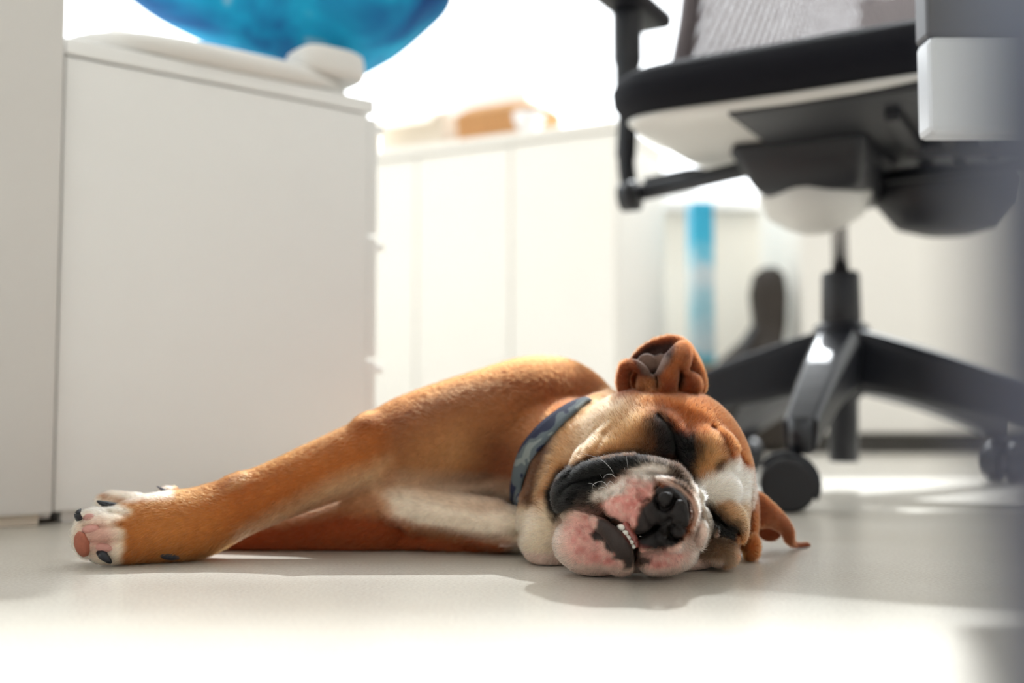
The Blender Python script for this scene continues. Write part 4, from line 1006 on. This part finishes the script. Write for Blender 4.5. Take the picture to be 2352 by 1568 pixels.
# collar: webbing band lying on the skin of the neck, closed behind it
oe = catmull([(1178, 1146), (1181, 1085), (1200, 1030), (1236, 984), (1280, 948), (1318, 926), (1344, 918)], 8)
ie = catmull([(1196, 1150), (1203, 1108), (1226, 1056), (1262, 1012), (1300, 972), (1332, 944), (1352, 926)], 8)
nW = 5; cols = []
for a_, b_ in zip(oe, ie):
    c_ = []
    for w_ in np.linspace(0, 1, nW):
        q_ = np.array(a_) * (1 - w_) + np.array(b_) * w_
        c_.append(skin_at(q_[0], q_[1], 0.80))
    cols.append(c_)
cols = np.array(cols)                                       # (columns, width, 3)
for _ in range(10): cols[1:-1] = cols[1:-1] * 0.5 + (cols[:-2] + cols[2:]) * 0.25
for _ in range(2): cols[:, 1:-1] = cols[:, 1:-1] * 0.5 + (cols[:, :-2] + cols[:, 2:]) * 0.25
back = [P(1400, 940, 0.935), P(1440, 1040, 0.965), P(1400, 1150, 0.96), P(1300, 1210, 0.92), P(1215, 1195, 0.878)]
mid = cols[:, nW // 2]; loopb = catmull([mid[-1]] + back + [mid[0]], 6)[1:-1]
nC0 = len(cols); allc = [c for c in cols]
wa = (cols[-1][-1] - cols[-1][0]) / 2; wb_ = (cols[0][-1] - cols[0][0]) / 2
for i, p in enumerate(loopb):
    t = (i + 1) / (len(loopb) + 1); wv = wa * (1 - t) + wb_ * t + np.array((0.004, -0.004, 0)) * math.sin(math.pi * t)
    allc.append(np.array([p + wv * k for k in np.linspace(-1, 1, nW)]))
allc = np.array(allc); NC = len(allc)
cenl = allc.mean((0, 1)); outer = np.zeros_like(allc); inner = np.zeros_like(allc)
for i in range(NC):
    tg = allc[(i + 1) % NC, 2] - allc[i - 1, 2]; wd_ = allc[i, -1] - allc[i, 0]; n_3 = np.cross(tg, wd_); n_3 /= np.linalg.norm(n_3)
    if n_3 @ (allc[i, 2] - cenl) < 0: n_3 = -n_3
    for k in range(nW):
        outer[i, k] = allc[i, k] + n_3 * (0.0030 + 0.0006 * math.sin(math.pi * k / (nW - 1))); inner[i, k] = allc[i, k] + n_3 * 0.0008
Vc = [tuple(p) for i in range(NC) for p in list(outer[i]) + list(inner[i][::-1])]; nr = nW * 2
Vc = [(x, y, max(z, 0.001)) for x, y, z in Vc]
Fc = [(i * nr + j, i * nr + (j + 1) % nr, ((i + 1) % NC) * nr + (j + 1) % nr, ((i + 1) % NC) * nr + j) for i in range(NC) for j in range(nr)]
M_col = bpy.data.materials.new('camouflage_webbing'); nt, b = nodes(M_col)
tcn = nt.nodes.new('ShaderNodeTexCoord'); nz = nt.nodes.new('ShaderNodeTexNoise'); nz.inputs['Scale'].default_value = 48; nz.inputs['Detail'].default_value = 1.5
cr = nt.nodes.new('ShaderNodeValToRGB'); cr.color_ramp.interpolation = 'CONSTANT'; e = cr.color_ramp.elements
e[0].position = 0; e[0].color = (0.006, 0.012, 0.045, 1); e[1].position = 0.47; e[1].color = (0.10, 0.125, 0.14, 1)
q = e.new(0.62); q.color = (0.22, 0.25, 0.24, 1)
nt.links.new(tcn.outputs['Object'], nz.inputs['Vector']); nt.links.new(nz.outputs['Fac'], cr.inputs[0]); nt.links.new(cr.outputs[0], b.inputs['Base Color'])
wv_ = nt.nodes.new('ShaderNodeTexWave'); wv_.inputs['Scale'].default_value = 400; bp = nt.nodes.new('ShaderNodeBump'); bp.inputs['Strength'].default_value = 0.3; bp.inputs['Distance'].default_value = 0.0004
nt.links.new(tcn.outputs['Object'], wv_.inputs['Vector']); nt.links.new(wv_.outputs['Fac'], bp.inputs['Height']); nt.links.new(bp.outputs[0], b.inputs['Normal'])
b.inputs['Roughness'].default_value = 0.75
collar = child_of_dog(obj('collar', (Vc, Fc), M_col, None, True))
tag(collar, 'grey and navy camouflage webbing collar')
#FUR_START
# ---------------------------------------------------------------- short coat: real hairs, rooted in the skin
NH = 480000
wgt = (1 - 0.97 * np.clip(SKIN * 1.2, 0, 1)) * np.clip((VZ - 0.0015) / 0.002, 0, 1)
wgt *= np.where(VY > 1.04, 0.35, 1.0) * np.where((VX > 0.0) & (VY < 0.9), 2.6, 1.0)
wgt *= np.where(Nd[:, 1] > 0.35, 0.5, 1.0)
fw = Ad * wgt[Qd].mean(1); fw /= fw.sum()
fi = rng.choice(len(Qd), NH, p=fw); q4 = Qd[fi]
r1 = rng.random(NH)[:, None]; r2 = rng.random(NH)[:, None]
bw_ = np.concatenate([(1 - r1) * (1 - r2), r1 * (1 - r2), r1 * r2, (1 - r1) * r2], 1)
def interp(A): return (A[q4] * (bw_[:, :, None] if A.ndim == 2 else bw_)).sum(1)
hp = interp(Vd); hn = interp(Nd); hn /= np.linalg.norm(hn, axis=1, keepdims=True) + 1e-9
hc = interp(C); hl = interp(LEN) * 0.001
nose_p = P(1530, 1180, 0.70)
rad = hp - nose_p; rad /= np.linalg.norm(rad, axis=1, keepdims=True)
fl_head = rad + np.array((0.0, 0.15, 0.0)); fl_body = np.tile(np.array((-0.75, 0.45, -0.35)), (NH, 1)); fl_leg = np.tile(np.array((-0.92, -0.1, -0.38)), (NH, 1))
wh = np.clip((hp[:, 0] - 0.005) / 0.03, 0, 1) * np.clip((0.93 - hp[:, 1]) / 0.04, 0, 1); wl2 = np.clip((-0.06 - hp[:, 0]) / 0.06, 0, 1) * (hp[:, 1] < 1.0)
fl = fl_head * wh[:, None] + (fl_leg * wl2[:, None] + fl_body * (1 - wl2[:, None])) * (1 - wh[:, None])
sw = np.stack([vnoise(hp[:, 0], hp[:, 1], hp[:, 2], 45, k) for k in (11, 12, 13)], 1)
fl = fl + 0.35 * sw + 0.22 * rng.normal(size=(NH, 3))
tg_ = fl - hn * (fl * hn).sum(1, keepdims=True); tg_ /= np.linalg.norm(tg_, axis=1, keepdims=True) + 1e-9
lift = np.clip(rng.normal(0.42, 0.13, NH), 0.1, 0.9)[:, None]
L_ = (hl * np.clip(rng.normal(1.0, 0.22, NH), 0.4, 1.7))[:, None] * 1.35
d1 = tg_ * np.cos(lift) + hn * np.sin(lift); d2 = tg_ * np.cos(lift * 0.45) + hn * np.sin(lift * 0.45)
pts = np.stack([hp - hn * 0.0002, hp + d1 * L_ * 0.36, hp + d1 * L_ * 0.36 + d2 * L_ * 0.34, hp + d1 * L_ * 0.36 + d2 * L_ * 0.34 + (tg_ * 0.98 + hn * 0.05) * L_ * 0.30], 1)
pts[:, :, 2] = np.maximum(pts[:, :, 2], 0.0004)
thick = np.where(hp[:, 1] > 1.04, 0.00009, 0.000048) * (0.7 + 0.6 * np.clip(hl / 0.0034, 0.2, 1.3))
rr_ = np.stack([thick, thick, thick * 0.8, thick * 0.25], 1)
var = np.exp(0.20 * rng.normal(size=NH)) * (1 + 0.10 * vnoise(hp[:, 0], hp[:, 1], hp[:, 2], 500, 21))
lum = hc.mean(1); mixb = (rng.random(NH) < 0.10) & (lum > 0.02) & (lum < 0.35)
hc = hc * var[:, None]; hc[mixb] *= 0.55
hc = np.clip(hc, 0.003, 0.93)
cv = bpy.data.hair_curves.new('fur'); cv.add_curves([4] * NH)
cv.attributes['position'].data.foreach_set('vector', pts.astype(np.float32).ravel())
ra_ = cv.attributes.get('radius') or cv.attributes.new('radius', 'FLOAT', 'POINT'); ra_.data.foreach_set('value', rr_.astype(np.float32).ravel())
ca_2 = cv.attributes.new('coat', 'FLOAT_COLOR', 'CURVE'); ca_2.data.foreach_set('color', np.concatenate([hc, np.ones((NH, 1))], 1).astype(np.float32).ravel())
M_fur = bpy.data.materials.new('fur_hair'); M_fur.use_nodes = True; nt = M_fur.node_tree; nt.nodes.remove(nt.nodes['Principled BSDF'])
hb = nt.nodes.new('ShaderNodeBsdfHairPrincipled'); hb.parametrization = 'COLOR'
an = nt.nodes.new('ShaderNodeAttribute'); an.attribute_name = 'coat'
nt.links.new(an.outputs['Color'], hb.inputs['Color']); hb.inputs['Roughness'].default_value = 0.42
hb.inputs['Radial Roughness'].default_value = 0.5; hb.inputs['IOR'].default_value = 1.42
nt.links.new(hb.outputs[0], nt.nodes['Material Output'].inputs['Surface'])
cv.materials.append(M_fur)
fur = bpy.data.objects.new('fur', cv); COL.objects.link(fur); child_of_dog(fur); tag(fur, kind='stuff')
